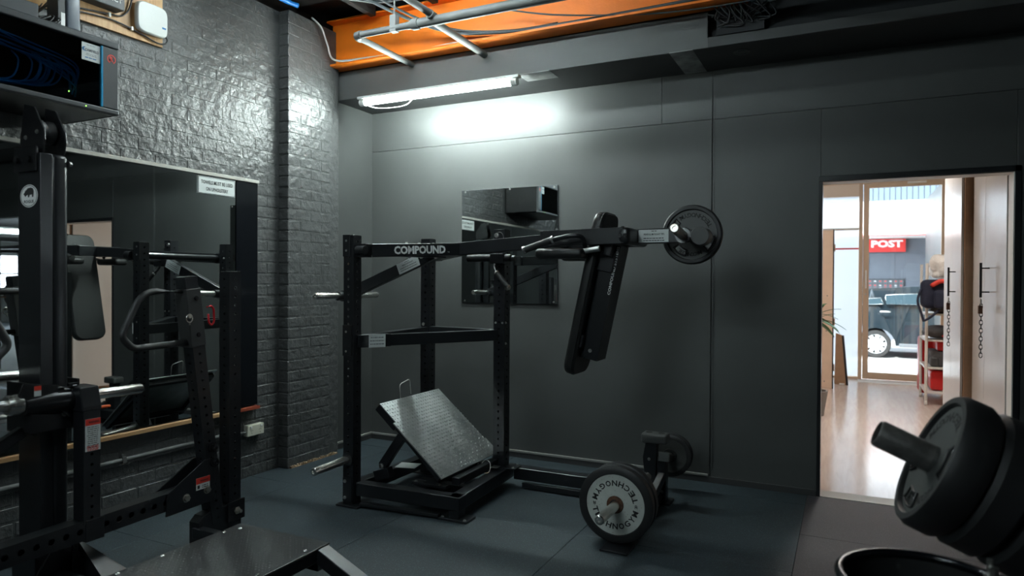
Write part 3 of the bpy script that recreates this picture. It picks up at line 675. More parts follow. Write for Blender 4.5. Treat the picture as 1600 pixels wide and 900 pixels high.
d_ = (Vector((-2.385, 4.11, 1.722))-Vector((-2.845, 3.665, 1.700))).normalized(); nn = d_.cross(Vector((0, 0, 1))).normalized(); upv = nn.cross(d_)*1
upv = d_.cross(nn)*-1 if (d_.cross(nn)).z < 0 else d_.cross(nn)
mid = Vector((-2.845, 3.665, 1.700)).lerp(Vector((-2.385, 4.11, 1.722)), .500)+nn*.0285
lt_ = text_fit('COMPOUND', .350, .056, mid, d_, upv, .045)
new('lettering', lt_, 'white', pa, label='white block lettering')
e_ = mid+d_*.195-upv*.018
new('trade_mark', text_fit('TM', .014, .008, e_, d_, upv, .02), 'white', pa)
bar('gusset', (-2.66, 3.80, 1.668), (-2.58, 4.10, 1.668), .12, .012)
for x, y in ((-2.68, 3.83), (-2.62, 3.89), (-2.55, 3.96)):
    bolt(t, (x, y, 1.754), (0, 0, 1), .008, .007); bolt(t, (x+.02, y, 1.662), (0, 0, -1), .009, .008)
br = bar('counterweight_arm', (-3.40, 4.07, 1.385), (-2.60, 4.07, 1.70), .05, .082)
dd = (Vector((-2.60, 4.07, 1.70))-Vector((-3.40, 4.07, 1.385))).normalized(); uu_ = Vector((-dd.z, 0, dd.x))
lab = new('brace_label', slab(Vector((-2.815, 4.044, 1.615)), dd, uu_, .19, .078, .0012), 'label', br, label='white instruction label')
new('lettering', join(text_fit('PENDULUM SQUAT', .10, .011, Vector((-2.815, 4.0425, 1.615))+uu_*.012, dd, uu_, .02), lines_bm(Vector((-2.815, 4.0445, 1.615))-uu_*.014, dd, uu_, .16, 2, .016, .004, seed=4), lines_bm(Vector((-2.815, 4.0445, 1.615))+uu_*.028, dd, uu_, .05, 1, .016, .004, seed=4)), 'letter', lab)
horn(t, (-3.40, 4.045, 1.385), (-3.40, 3.735, 1.388), .024); horn(t, (-3.40, 4.095, 1.385), (-3.40, 4.45, 1.388), .024)
new('horn_sleeve', cyl(B(), (-3.40, 3.98, 1.385), (-3.40, 4.16, 1.385), .034, 20), 'steel', t, smooth=True)
# yoke around the pad
for y in (3.92, 4.28): bar('yoke_rail', (-1.705, y, 1.767), (-1.185, y, 1.775), .052, .098)
bar('yoke_cross', (-1.70, 3.90, 1.767), (-1.70, 4.30, 1.767), .05, .094)
yk = new('yoke_end', rbox(B(), -1.225, -1.150, 3.892, 4.308, 1.724, 1.824, .022, 4), 'steel', t, smooth=True)
for z in (1.775,):
    for x in (-1.205, -1.175): bolt(yk, (x, 3.892, z), (0, -1, 0), .010, .005, m='steelg')
for x in (-1.35, -1.62, -1.20): bolt(t, (x, 3.92, 1.822), (0, 0, 1), .008, .007)
ea = bar('arm_extension', (-1.15, 4.10, 1.778), (-.86, 4.10, 1.783), .06, .090)
lab = new('arm_label', box(-1.145, -.962, 4.0685, 4.0697, 1.741, 1.817), 'label', ea, label='white instruction label')
new('lettering', join(text_fit('PENDULUM SQUAT TIPS', .125, .013, (-1.05, 4.068, 1.788), (1, 0, 0), (0, 0, 1), .02), lines_bm((-1.05, 4.0695, 1.758), (1, 0, 0), (0, 0, 1), .16, 2, .014, .005, seed=6), lines_bm((-1.05, 4.0695, 1.808), (1, 0, 0), (0, 0, 1), .04, 1, .014, .004, seed=6)), 'letter', lab)
horn(t, (-.875, 4.07, 1.775), (-.882, 3.865, 1.807), .027, 'nickel')
horn(t, (-.870, 4.13, 1.780), (-.870, 4.42, 1.780), .025, 'nickel')
new('end_roller', cyl(B(), (-.775, 4.04, 1.772), (-.775, 4.16, 1.772), .054, 28), 'plateface', t, smooth=True, bevel=.003)
bar('end_link', (-.87, 4.10, 1.783), (-.775, 4.10, 1.775), .05, .06)
# back pad: a long board cushion with rounded ends, hung leaning
ax = Vector((.205, 0, .979)).normalized(); th = Vector((.979, 0, -.205)).normalized(); c0 = Vector((-1.456, 4.10, 1.425))
Lh, Wh, rc = .515, .152, .075; prof = []
for (sy, sz, a0) in ((1, 1, 0), (-1, 1, 90), (-1, -1, 180), (1, -1, 270)):
    for k in range(7):
        a_ = math.radians(a0+k*15); prof.append((sy*(Wh-rc)+rc*math.cos(a_), sz*(Lh-rc)+rc*math.sin(a_)))
b = B(); n_ = len(prof)
lay = [(0.0, .93), (.006, .97), (.018, 1), (.052, 1), (.064, .975), (.070, .94)]; rings = []
for (tt, s) in lay:
    rings.append([b.verts.new(c0+th*(tt-.035)+Vector((0, 1, 0))*(p[0]*(1-(1-s)*1.0))+ax*(p[1]*(1-(1-s)*.25))) for p in prof])
for A, C in zip(rings, rings[1:]):
    for i in range(n_): b.faces.new((A[i], A[(i+1) % n_], C[(i+1) % n_], C[i]))
b.faces.new(rings[0][::-1]); b.faces.new(rings[-1])
pad = new('back_pad', b, 'vinyl', t, smooth=True)
new('piping', tube(B(), [c0+th*.018+Vector((0, 1.004, 0))*p[0]+ax*p[1]*1.001 for p in prof], .0035, 6, closed=True), 'vinyl', pad, smooth='all')
# steel spine behind the pad
sp0 = c0+th*.095
bar('pad_spine', sp0-ax*.395, sp0+ax*.33, .17, .115, up=th)
bar('spine_bracket', sp0-ax*.33-th*.06-Vector((0, .05, 0)), sp0-ax*.25-th*.06-Vector((0, .05, 0)), .16, .03, up=th)
bar('spine_bracket', sp0+ax*.16-Vector((0, .09, 0))-th*.02, sp0+ax*.28-Vector((0, .09, 0))-th*.02, .03, .12, up=th)
bar('spine_hanger', sp0+ax*.26, sp0+ax*.40, .30, .05, up=th)
new('spine_lettering', text_fit('COMPOUND SYSTEMS', .30, .018, sp0+ax*.175+th*.044+Vector((0, -.0855, 0)), ax, -th, .03), 'white', t, label='small white lettering up the spine')
for k in (.30, -.34): bolt(t, sp0+ax*k+Vector((0, -.085, 0)), (0, -1, 0), .009, .006)
# shoulder pads and handles
for y in (3.89, 4.31):
    new('shoulder_pad', rbox(B(), -1.735, -1.42, y-.062, y+.062, 1.640, 1.703, .026, 4), 'vinyl', t, smooth=True)
    new('pad_stem', cyl(B(), (-1.44, y, 1.683), (-1.33, y, 1.70), .017, 14), 'zinc', t, smooth=True)
def handle(path, gi, parent, r=.015, gr=.021):
    P_ = [Vector(p) for p in path]; h = new('handle', tube(B(), smoothpath(P_, 6, .45), r, 14), 'steel', parent, smooth='all')
    a, c = P_[-2], P_[-1]; d = (c-a).normalized(); g0 = a.lerp(c, gi)
    new('grip', cyl(B(), g0, c, gr, 18), 'grip', h, smooth=True)
    new('collar', cyl(B(), g0-d*.014, g0, gr*1.15, 18), 'chrome', h, smooth=True); new('collar', cyl(B(), c, c+d*.016, gr*1.12, 18), 'chrome', h, smooth=True)
    return h
handle([(-1.415, 3.87, 1.71), (-1.415, 3.82, 1.772), (-1.48, 3.80, 1.775), (-1.60, 3.80, 1.752), (-1.775, 3.80, 1.697)], .02, t)
handle([(-1.415, 4.33, 1.71), (-1.415, 4.38, 1.772), (-1.48, 4.40, 1.775), (-1.60, 4.40, 1.752), (-1.775, 4.40, 1.697)], .02, t)
hh = new('release_lever', cyl(B(), (-2.50, 4.345, 1.668), (-2.14, 4.345, 1.668), .027, 22), 'grip', t, smooth=True, bevel=.006)
new('lever_hub', join(box(-2.30, -2.19, 4.31, 4.40, 1.625, 1.70), cyl(B(), (-2.14, 4.345, 1.665), (-2.11, 4.345, 1.662), .022, 18)), 'steel', t, bevel=.006)
handle([(-2.262, 4.335, 1.655), (-2.262, 4.31, 1.60), (-2.235, 4.29, 1.565), (-2.135, 4.27, 1.462)], .08, t, .013, .018)
# lower storage horn
horn(t, (-2.970, 3.588, .315), (-3.005, 3.29, .295), .0265)
new('horn_ring', lathe(B(), (-2.970, 3.588, .315), (-.1, -1, -.05), [(0, 0), (0, .042), (.012, .042), (.012, 0)], 24), 'steel', t, smooth=True)
# footplate
A_ = Vector((.509, 0, -.430)).normalized(); N_ = Vector((.430, 0, .509)).normalized(); Yv = Vector((0, 1, 0)); o0 = Vector((-2.838, 4.115, .668))
def FP(u, v, h=0): return o0+A_*u+Yv*v+N_*h
outl = [(0, -.365), (0, .375), (.53, .375), (.53, .345+.05), (.675, .345+.05), (.675, -.395), (.175, -.395), (.175, -.365)]
fp = new('footplate', prism(B(), [FP(u, v) for u, v in outl], N_*-.008), 'tread', t)
b = B(); LL = .011
for i in range(24):
    for j in range(27):
        u = .014+i*.0278; v = -.38+j*.029
        if u > .668 or (u < .19 and abs(v) > .355) or v > .385: continue
        s = 1 if (i+j) % 2 else -1
        d1 = (A_*1+Yv*s*.9).normalized()*LL; d2 = (A_*-s*.9+Yv*1).normalized()*.0042; c = FP(u, v)
        q = [b.verts.new(c+d1), b.verts.new(c+d2), b.verts.new(c-d1), b.verts.new(c-d2)]; tp = b.verts.new(c+N_*.0050)
        for k in range(4): b.faces.new((q[k], q[(k+1) % 4], tp))
new('tread_pattern', b, 'tread', fp, kind='stuff')
new('footplate_frame', beam(beam(beam(beam(B(), FP(.05, -.33, -.028), FP(.66, -.36, -.028), .04, .04, N_), FP(.05, .33, -.028), FP(.66, .36, -.028), .04, .04, N_), FP(.60, -.36, -.028), FP(.60, .36, -.028), .04, .04, N_), FP(.05, -.34, -.03), FP(.05, .34, -.03), .04, .04, N_), 'steel', t, bevel=.003)
new('side_channel', beam(B(), FP(.0, -.352, -.032), FP(.20, -.352, -.032), .03, .055, N_), 'steel', t, bevel=.003)
for y in (3.80, 4.40):
    s = bar('strut', (-2.845, y, .235), (-2.685, y, .455), .045, .062)
    bolt(s, (-2.845, y-.023, .238), (0, -1, 0), .014, .010)
    bar('strut_foot', (-2.90, y, .16), (-2.78, y, .20), .06, .07)
bar('hinge_block', (-2.30, 3.85, .185), (-2.30, 4.40, .185), .06, .05)
new('wire_handle', tube(B(), smoothpath([(-2.845, 4.0, .655), (-2.855, 4.0, .765), (-2.85, 4.12, .79), (-2.84, 4.12, .68)], 5, .25), .0035, 8), 'zinc', t, smooth='all')
new('paper_label', slab((-2.80, 4.03, .185), (1, .25, 0), (0, 1, .15), .15, .09, .002), 'label', t, label='white label lying on the base')
new('lock_pin', join(cyl(B(), (-2.335, 4.22, .155), (-2.335, 4.22, .215), .006, 8), tube(B(), catmull([(-2.335, 4.22, .18), (-2.30, 4.26, .23), (-2.26, 4.26, .21), (-2.25, 4.22, .16), (-2.30, 4.20, .155)]), .003, 6), box(-2.30, -2.22, 4.28, 4.34, .175, .18)), 'zinc', t, smooth=True)
# plate stand end of the machine
bar('stand_rail', (-1.15, 3.80, .045), (-1.15, 4.72, .045), .08, .06)
new('stand_foot', box(-1.23, -1.07, 3.62, 3.84, 0, .012), 'steel', t, bevel=.002); new('stand_foot', box(-1.24, -1.06, 4.56, 4.70, 0, .014), 'steel', t, bevel=.002)
new('stand_upright', prism(B(), [(-1.235, 4.56, .01), (-1.155, 4.56, .01), (-1.150, 4.56, .41), (-1.225, 4.56, .41), (-1.245, 4.56, .31), (-1.235, 4.56, .22)], (0, .07, 0)), 'steel', t, bevel=.003)
new('stand_upright', box(-1.145, -1.085, 4.56, 4.63, .01, .32), 'steel', t, bevel=.003)
bar('stand_brace', (-1.14, 4.33, .06), (-1.11, 4.56, .20), .045, .06)
new('stop_cap', rbox(B(), -1.255, -1.080, 4.545, 4.655, .408, .475, .014, 3), 'plateface', t, smooth=True)
for x in (-1.21, -1.125): new('cap_hole', cyl(B(), (x, 4.60, .4745), (x, 4.60, .4765), .022, 20), 'letter', t)
hb = horn(t, (-1.155, 4.35, .24), (-1.172, 3.44, .236), .027, flange=False)
horn(t, (-1.10, 4.63, .325), (-1.09, 4.60, .325), .012)
horn(t, (-1.13, 4.63, .26), (-1.12, 4.98, .255), .025)
new('adjust_plate', box(-1.13, -1.06, 4.535, 4.56, .30, .36), 'pipe', t, bevel=.002)
bolt(t, (-1.20, 4.56, .30), (0, -1, 0), .008, .006); bolt(t, (-1.11, 4.56, .09), (0, -1, 0), .008, .006); bolt(t, (-1.12, 4.56, .15), (0, -1, 0), .008, .006)

# ------------------------------------------------------------------ weight plates
def ring_text(c, n, up, R, size, wd, start, end, word, lift, bold=.03, flip=True):
    """letters of a word set round a circle, baseline outwards, counter-clockwise as seen from the front"""
    n = Vector(n).normalized(); _, ra, rb = basis(n, up); right, upv_ = ra*-1, rb
    out = B(); N = len(word)
    for k, ch in enumerate(word):
        a = math.radians(start+(end-start)*(k+.5)/N)
        rad = right*math.cos(a)+upv_*math.sin(a); tan = -right*math.sin(a)+upv_*math.cos(a)
        w_ = wd*(.35 if ch in 'I' else 1)
        out = join(out, text_fit(ch, w_, size, Vector(c)+rad*R+n*lift, tan, -rad, bold, 0))
    return out
def weight_plate(c, n, R, T, label, face, group=None, kind='disc', text=True, up=(0, 0, 1), name='weight_plate', rot=0, lit=True):
    """front face centred on c, looking along n; the body lies behind it"""
    c = Vector(c); n = Vector(n).normalized(); t = thing(name, label, 'weight plate', c-n*T/2-Vector((0, 0, R)), group)
    if kind == 'disc':
        prof = [(-T, .026), (-T, R*.80), (-T, R*.93), (-T*.86, R), (-T*.14, R), (0, R*.93), (0, R*.80), (-.006, R*.785), (-.006, R*.20), (0, R*.17), (0, .026), (-T, .026)]
        new('tyre', lathe(B(), c, n, prof, 64), 'plate', t, smooth=True)
        new('face_disc', lathe(B(), c-n*.0055, n, [(0, .027), (0.001, .028), (.001, R*.782), (0, R*.784)], 64), face, t, smooth=True)
        new('hub_ring', lathe(B(), c, n, [(-.004, .030), (.003, .030), (.003, .047), (-.004, .05)], 32), 'rust' if face == 'platewhite' else 'plate', t, smooth=True)
        lift = -.0035
        if text:
            new('lettering', join(ring_text(c, n, up, R*.56, R*.15, R*.145, 188+rot, 350+rot, 'TECHNOGYM', lift), ring_text(c, n, up, R*.56, R*.15, R*.145, 8+rot, 172+rot, 'TECHNOGYM', lift)), 'letter', t)
            new('weight_mark', join(ring_text(c, n, up, R*.56, R*.07, R*.055, 176+rot, 184+rot, '20', lift), ring_text(c, n, up, R*.56, R*.07, R*.055, -4+rot, 4+rot, '20', lift)), 'letter', t)
    else:                                                      # three-grip plate with slots
        _, ra, rb = basis(n, up); ra = ra*-1
        def PT(rad, a, h): return c+(ra*math.cos(a)+rb*math.sin(a))*rad+n*h
        rimp = [(-T, R*.86), (-T, R*.95), (-T*.8, R), (-T*.2, R), (0, R*.95), (0, R*.86), (-.012, R*.83), (-T+.012, R*.83), (-T, R*.86)]
        new('rim', lathe(B(), c, n, rimp, 64), 'plate', t, smooth=True)
        slots = [math.radians(a) for a in (-20+rot, 100+rot+60, 220+rot+20)]
        half = math.radians(16); b = B(); S_ = 96
        radii = [R*.14, R*.56, R*.72, R*.85]
        for i in range(S_):
            a0, a1 = 2*PI*i/S_, 2*PI*(i+1)/S_; am = (a0+a1)/2
            hole = any(abs((am-s+PI) % (2*PI)-PI) < half for s in slots)
            for q in range(3):
                if q == 1 and hole: continue
                for h, fl in ((-.014, 0), (-T+.014, 1)):
                    v = [b.verts.new(PT(r_, a_, h)) for r_, a_ in ((radii[q], a0), (radii[q+1], a0), (radii[q+1], a1), (radii[q], a1))]
                    b.faces.new(v)
        for s in slots:                                        # slot walls
            for i in range(8):
                a0, a1 = s-half+2*half*i/8, s-half+2*half*(i+1)/8
                for rr_ in (R*.56, R*.72): b.faces.new([b.verts.new(PT(rr_, a_, h)) for a_, h in ((a0, -.014), (a1, -.014), (a1, -T+.014), (a0, -T+.014))])
            for a_ in (s-half, s+half): b.faces.new([b.verts.new(PT(r_, a_, h)) for r_, h in ((R*.56, -.014), (R*.72, -.014), (R*.72, -T+.014), (R*.56, -T+.014))])
        bmesh.ops.remove_doubles(b, verts=b.verts, dist=.0002)
        new('web', b, face, t)
        for s in slots:
            g = B(); pts = []
            for i in range(13):
                a_ = s-half*1.25+2.5*half*i/12; pts.append(PT(R*.535, a_, -.010))
            for i in range(13):
                a_ = s+half*1.25-2.5*half*i/12; pts.append(PT(R*.745, a_, -.010))
            new('grip_rim', tube(g, pts, .0042, 6, closed=True), 'plate', t, smooth='all')
        new('hub', lathe(B(), c, n, [(-T, .027), (-T, R*.2), (-.002, R*.2), (0, R*.18), (0, .027), (-T, .027)], 40), face, t, smooth=True)
        if text:
            new('lettering', join(ring_text(c, n, up, R*.66, R*.15, R*.14, 28+rot, 132+rot, 'TECHNOGYM', -.0125), ring_text(c, n, up, R*.66, R*.13, R*.13, 236+rot, 304+rot, 'TECHNOGYM', -.0125)), 'letter', t)
    return t
weight_plate((-1.1735, 3.72, .237), (0, -1, .02), .217, .06, 'white faced plate with black rubber tyre, outermost on the low floor horn', 'platewhite', rot=2)
weight_plate((-1.170, 3.783, .238), (0, -1, .02), .217, .06, 'black tyred plate right behind the white faced plate on the floor horn', 'platewhite', rot=10)
weight_plate((-1.130, 4.86, .262), (0, -1, 0), .150, .04, 'small black plate on the rear horn behind the machine stand near the skirting', 'plateface', text=False)
weight_plate((-1.130, 4.905, .262), (0, -1, 0), .150, .04, 'second small black plate behind the stand, nearer the wall', 'plateface', text=False)
weight_plate((-.862, 4.235, 1.793), (0, -1, .0), .183, .045, 'black three-grip plate on the raised end of the squat machine arm', 'plateface', kind='grip', rot=-6)

# ------------------------------------------------------------------ foreground loaded horn (blurred)
FC = Vector((.235, 2.53, .948)); FN = Vector((-.906, -.0888, .4139)).normalized()
t = thing('plate_loaded_machine', 'black tilted steel horn of a weight machine carrying big plates at the right edge', 'gym machine', (1.05, 2.62, 0))
b = lathe(B(), FC-FN*.55, FN, [(0, 0), (0, .045), (.705, .045), (.712, .040), (.712, .036), (.69, .036), (.69, 0)], 32)
new('weight_horn', b, mat('worn_black_horn', (.10, .095, .09), .38, .3, bump=.3, bscale=40, var=.45, vscale=18), t, smooth=True)
q = FC-FN*.62
bar('lever_arm', tuple(q), (1.25, 2.64, .42), .09, .09, t)
bar('machine_post', (1.25, 2.64, 0.01), (1.25, 2.64, .62), .10, .10, t, up=(0, 1, 0))
new('machine_foot', box(1.0, 1.5, 2.5, 2.78, 0, .02), 'steel', t, bevel=.003)
upf = (0, 0, 1)
weight_plate(FC, FN, .225, .105, 'big dark three-grip plate nearest the horn tip in the right foreground', 'plateface', kind='grip', rot=30)
weight_plate(FC-FN*.115, FN, .222, .105, 'big dark plate in the middle of the three on the foreground horn', 'plateface', text=False)
weight_plate(FC-FN*.235, FN, .222, .11, 'big dark plate farthest from the horn tip, cut by the right edge', 'plateface', text=False)
# round bowl in the corner
t = thing('chalk_bin', 'round black bin with a glossy rolled rim in the lower right corner', 'bin', (.21, 2.0, 0))
BC = Vector((.19, 2.12, 0))
new('bin_wall', lathe(B(), BC, (0, 0, 1), [(0, 0), (0, .17), (.70, .205), (.70, .198), (.02, .165), (.02, 0)], 56), 'plate', t, smooth=True)
new('rim', tube(B(), [BC+Vector((.205*math.cos(2*PI*i/64), .205*math.sin(2*PI*i/64), .700)) for i in range(64)], .013, 12, closed=True), 'blackgloss', t, smooth='all')
new('buckle', join(cyl(B(), BC+Vector((.17, .10, .702)), BC+Vector((.17, .10, .735)), .012, 10), cyl(B(), BC+Vector((.165, .12, .702)), BC+Vector((.165, .12, .75)), .008, 10), box(BC.x+.15, BC.x+.20, BC.y+.08, BC.y+.13, .69, .708)), 'zinc', t)

# ------------------------------------------------------------------ belt squat machine at left
t = thing('belt_squat_machine', 'tall black belt squat machine with round rhino emblem, handles and tread platform at left', 'gym machine', (-3.1, 1.93, 0))
ma = new('mast', join(box(-3.525, -3.350, 1.870, 1.925, .012, 2.085), rbox(B(), -3.44, -3.350, 1.922, 2.0, .012, 2.09, .022, 4)), 'steel', t, smooth=True, bevel=.002)
new('mast_foot', join(box(-3.56, -3.30, 1.78, 2.10, 0, .014), box(-3.53, -3.34, 1.84, 2.02, .014, .22)), 'steel', t, bevel=.004)
new('mast_bracket', box(-3.535, -3.365, 1.855, 1.87, 2.00, 2.115), 'steelg', t, bevel=.003)
for x in (-3.50, -3.40): bolt(t, (x, 1.855, 2.055), (0, -1, 0), .016, .012, m='steelg')
bolt(t, (-3.36, 2.0, 2.05), (0, 1, .1), .013, .014)
for y in (1.89, 1.985):
    new('pulley_plate', prism(B(), [(-3.53, y, 2.115), (-3.37, y, 2.085), (-3.355, y, 2.15), (-3.36, y, 2.20), (-3.435, y, 2.31), (-3.515, y, 2.33), (-3.55, y, 2.15)], (0, .008, 0)), 'steelg', t, bevel=.0015)
new('pulley_wheel', lathe(B(), (-3.45, 1.905, 2.20), (0, 1, 0), [(0, 0), (0, .055), (.02, .055), (.035, .045), (.05, .055), (.07, .055), (.07, 0)], 32), 'plate', t, smooth=True)
for x, z in ((-3.50, 2.17), (-3.41, 2.19)): bolt(t, (x, 1.89, z), (0, -1, 0), .008, .004)
# emblem
ec = Vector((-3.436, 1.869, 1.888)); rx, rz = .070, .053
def oval(a, c, h, m=48):
    return [ec+Vector((a*math.cos(2*PI*i/m), -h, c*math.sin(2*PI*i/m))) for i in range(m)]
b = B(); b.faces.new([b.verts.new(p) for p in oval(rx, rz, .0006)]); em = new('emblem', b, 'white', ma, label='round white rhino emblem')
b = B(); A1 = oval(rx*.93, rz*.93, .0010); A2 = oval(rx*.88, rz*.88, .0010)
for i in range(48): b.faces.new([b.verts.new(p) for p in (A1[i], A1[(i+1) % 48], A2[(i+1) % 48], A2[i])])
rh = [(-.62, .02), (-.50, .10), (-.42, .28), (-.30, .34), (-.12, .50), (.20, .54), (.46, .46), (.56, .20), (.54, -.02), (.50, -.30), (.36, -.30), (.34, -.08), (.10, -.10), (.04, -.30), (-.10, -.30), (-.12, -.08), (-.26, -.14), (-.40, -.26), (-.50, -.12)]
b2 = B(); b2.faces.new([b2.verts.new(ec+Vector((x*rx, -.0011, z*rz+.010))) for x, z in rh])
new('emblem_print', join(b, b2, text_fit('ROGUE', .078, .014, ec+Vector((0, -.0011, -.026)), (1, 0, 0), (0, 0, 1), .03, 0)), 'letter', em)
# front cross beam with holes, short post
new('cross_beam', ptube(B(), (-3.24, 1.02, .301), (-3.24, 2.56, .331), .078, .092, sp=.0635, r=.0155, start=.02, faces=(0, 2)), 'steel', t)
new('beam_sleeve', box(-3.282, -3.198, 1.985, 2.075, .262, .366), 'steel', t, bevel=.003)
new('stop_post', ptube(B(), (-3.238, 2.015, .35), (-3.238, 2.015, .90), .078, .080, up=(0, 1, 0), sp=.05, r=.008, faces=(2, 3) if 0 else (2,)), 'steel', t)
wd = prism(B(), [(-3.198, 1.968, .885), (-3.198, 2.062, .885), (-3.235, 2.055, .992), (-3.235, 1.945, .992)], (-.055, 0, 0))
cap = new('stop_cushion', prism(B(), [(-3.198, 1.970, .878), (-3.282, 1.970, .878), (-3.330, 1.970, .995), (-3.222, 1.970, .992), (-3.198, 1.970, .90)], (0, .092, 0)), 'steel', t, bevel=.005)
lab = new('warning_label', box(-3.1985, -3.197, 1.982, 2.054, .690, .842), 'label', t, label='tall white and red warning label')
new('red_band', box(-3.197, -3.1962, 1.982, 2.054, .812, .842), 'red', lab)
new('lettering', join(text_fit('WARNING', .05, .011, (-3.1961, 2.022, .827), (0, 1, 0), (0, 0, 1), .03), lines_bm((-3.1985, 2.018, .755), (0, 1, 0), (0, 0, 1), .062, 11, .0095, .003, seed=12)), 'letter', lab)
new('red_lines', lines_bm((-3.1985, 2.018, .703), (0, 1, 0), (0, 0, 1), .062, 4, .006, .0035, seed=13), 'red', lab)
new('pull_pin', lathe(B(), (-3.238, 2.055, .882), (0, 1, 0), [(0, 0), (0, .013), (.012, .013), (.016, .009), (.05, .008), (.072, .007), (.075, 0)], 16), 'orangeplastic', t, smooth=True, label='orange pull pin')
# uprights (far one in view, near one beyond the left edge)
def upright(sy):
    Y = lambda y: y if sy > 0 else 3.86-y
    u = new('upright', ptube(B(), (-3.24, Y(2.855), .03), (-3.24, Y(2.855), 1.547), .082, .082, up=(0, 1, 0), sp=.0500, r=.0088, start=.05), 'steel', t)
    new('post_cap', box(-3.278, -3.202, min(Y(2.817), Y(2.893)), max(Y(2.817), Y(2.893)), 1.545, 1.551), 'steelg', u, bevel=.003)
    d = Vector((0, .155*sy, -1.29)).normalized()
    h = new('handle_post', ptube(B(), (-3.24, Y(2.560), 1.515), (-3.24, Y(2.742), .12), .078, .078, up=(1, 0, 0), sp=.0500, r=.0088, start=.05), 'steel', t)
    new('handle_sleeve', beam(B(), (-3.24, Y(2.567), 1.452), (-3.24, Y(2.605), 1.135), .094, .094, (1, 0, 0)), 'greysteel', t, bevel=.004)
    new('post_cap', beam(B(), (-3.24, Y(2.5595), 1.514), (-3.24, Y(2.559), 1.520), .074, .074, (1, 0, 0)), 'steelg', h, bevel=.003)
    lp = [(-3.235, Y(2.545), 1.437), (-3.235, Y(2.297), 1.440), (-3.235, Y(2.182), 1.215), (-3.235, Y(2.245), 1.150), (-3.235, Y(2.565), 1.158)]
    new('loop_handle', tube(B(), smoothpath(lp, 7, .34), .0175, 16), 'greysteel', t, smooth='all')
    for z, y in ((1.40, 2.585), (1.20, 2.600)): bolt(t, (-3.193, Y(y), z), (1, 0, 0), .010, .004, m='steelg')
    for (a, c) in ((2.425, .345),):
        gs = [( -3.200, Y(2.410), .372), (-3.200, Y(2.640), .50), (-3.200, Y(2.71), .50), (-3.200, Y(2.71), .262), (-3.200, Y(2.40), .255)]
        new('gusset_plate', prism(B(), gs, (.008, 0, 0)), 'steel', t, bevel=.0015)
        gs = [(-3.290, Y(2.410), .372), (-3.290, Y(2.640), .50), (-3.290, Y(2.71), .50), (-3.290, Y(2.71), .262), (-3.290, Y(2.40), .255)]
        new('gusset_plate', prism(B(), gs, (.008, 0, 0)), 'steel', t, bevel=.0015)
    for y, z, r_ in ((2.522, .322, .017), (2.655, .333, .017)): bolt(t, (-3.192, Y(y), z), (1, 0, 0), r_, .012, m='nickel')
    for y, z in ((2.690, .560), (2.700, .475)): new('pivot_nut', lathe(B(), (-3.197, Y(y), z), (1, 0, 0), [(0, 0), (0, .026), (.016, .026), (.016, .016), (.030, .016), (.030, .008), (.022, 0)], 20), 'steelg', t, smooth=True)
    y0, y1 = sorted((Y(2.60), Y(2.90)))
    new('base_bracket', prism(B(), [(-3.28, Y(2.610), .03), (-3.28, Y(2.610), .155), (-3.28, Y(2.645), .185), (-3.28, Y(2.72), .20), (-3.28, Y(2.905), .20), (-3.28, Y(2.905), .03)], (.075, 0, 0)), 'steel', t, bevel=.003)
    new('clamp_plate', box(-3.203, -3.190, min(Y(2.80), Y(2.92)), max(Y(2.80), Y(2.92)), .10, .215), 'steelg', t, bevel=.002)
    new('hex_bolt', lathe(B(), (-3.190, Y(2.862), .155), (1, 0, 0), [(0, 0), (0, .022), (.006, .022), (.006, .014), (.02, .014), (.02, .010), (.034, .010), (.034, 0)], 6), 'nickel', t)
    return u
upright(1); upright(-1)
gl = new('gusset_label', box(-3.1918, -3.190, 2.583, 2.672, .345, .410), 'label', t, label='small red and white warning label')
new('red_band', box(-3.190, -3.1893, 2.583, 2.672, .378, .410), 'red', gl)
new('lettering', join(text_fit('WARNING', .055, .010, (-3.1892, 2.635, .393), (0, 1, 0), (0, 0, 1), .03), lines_bm((-3.1915, 2.640, .360), (0, 1, 0), (0, 0, 1), .05, 2, .010, .005, seed=15), slab((-3.1898, 2.598, .361), (0, 1, 0), (0, 0, 1), .014, .018, .0005)), 'letter', gl)
new('carabiner', tube(B(), smoothpath([(-3.20, 2.660, 1.35), (-3.20, 2.690, 1.355), (-3.20, 2.705, 1.335), (-3.20, 2.708, 1.265), (-3.20, 2.690, 1.245), (-3.20, 2.672, 1.262), (-3.20, 2.668, 1.31)], 5, .4), .0058, 8), 'redmetal', t, smooth='all', label='red carabiner')
rg = B(); tube(rg, [Vector((-3.185, 2.536+.019*math.cos(2*PI*i/24), 1.292+.022*math.sin(2*PI*i/24))) for i in range(24)], .003, 6, closed=True)
new('lock_ring', join(rg, cyl(B(), (-3.20, 2.536, 1.302), (-3.180, 2.536, 1.302), .010, 12), cyl(B(), (-3.187, 2.536, 1.275), (-3.187, 2.540, 1.256), .004, 8)), 'nickel', t, smooth=True)
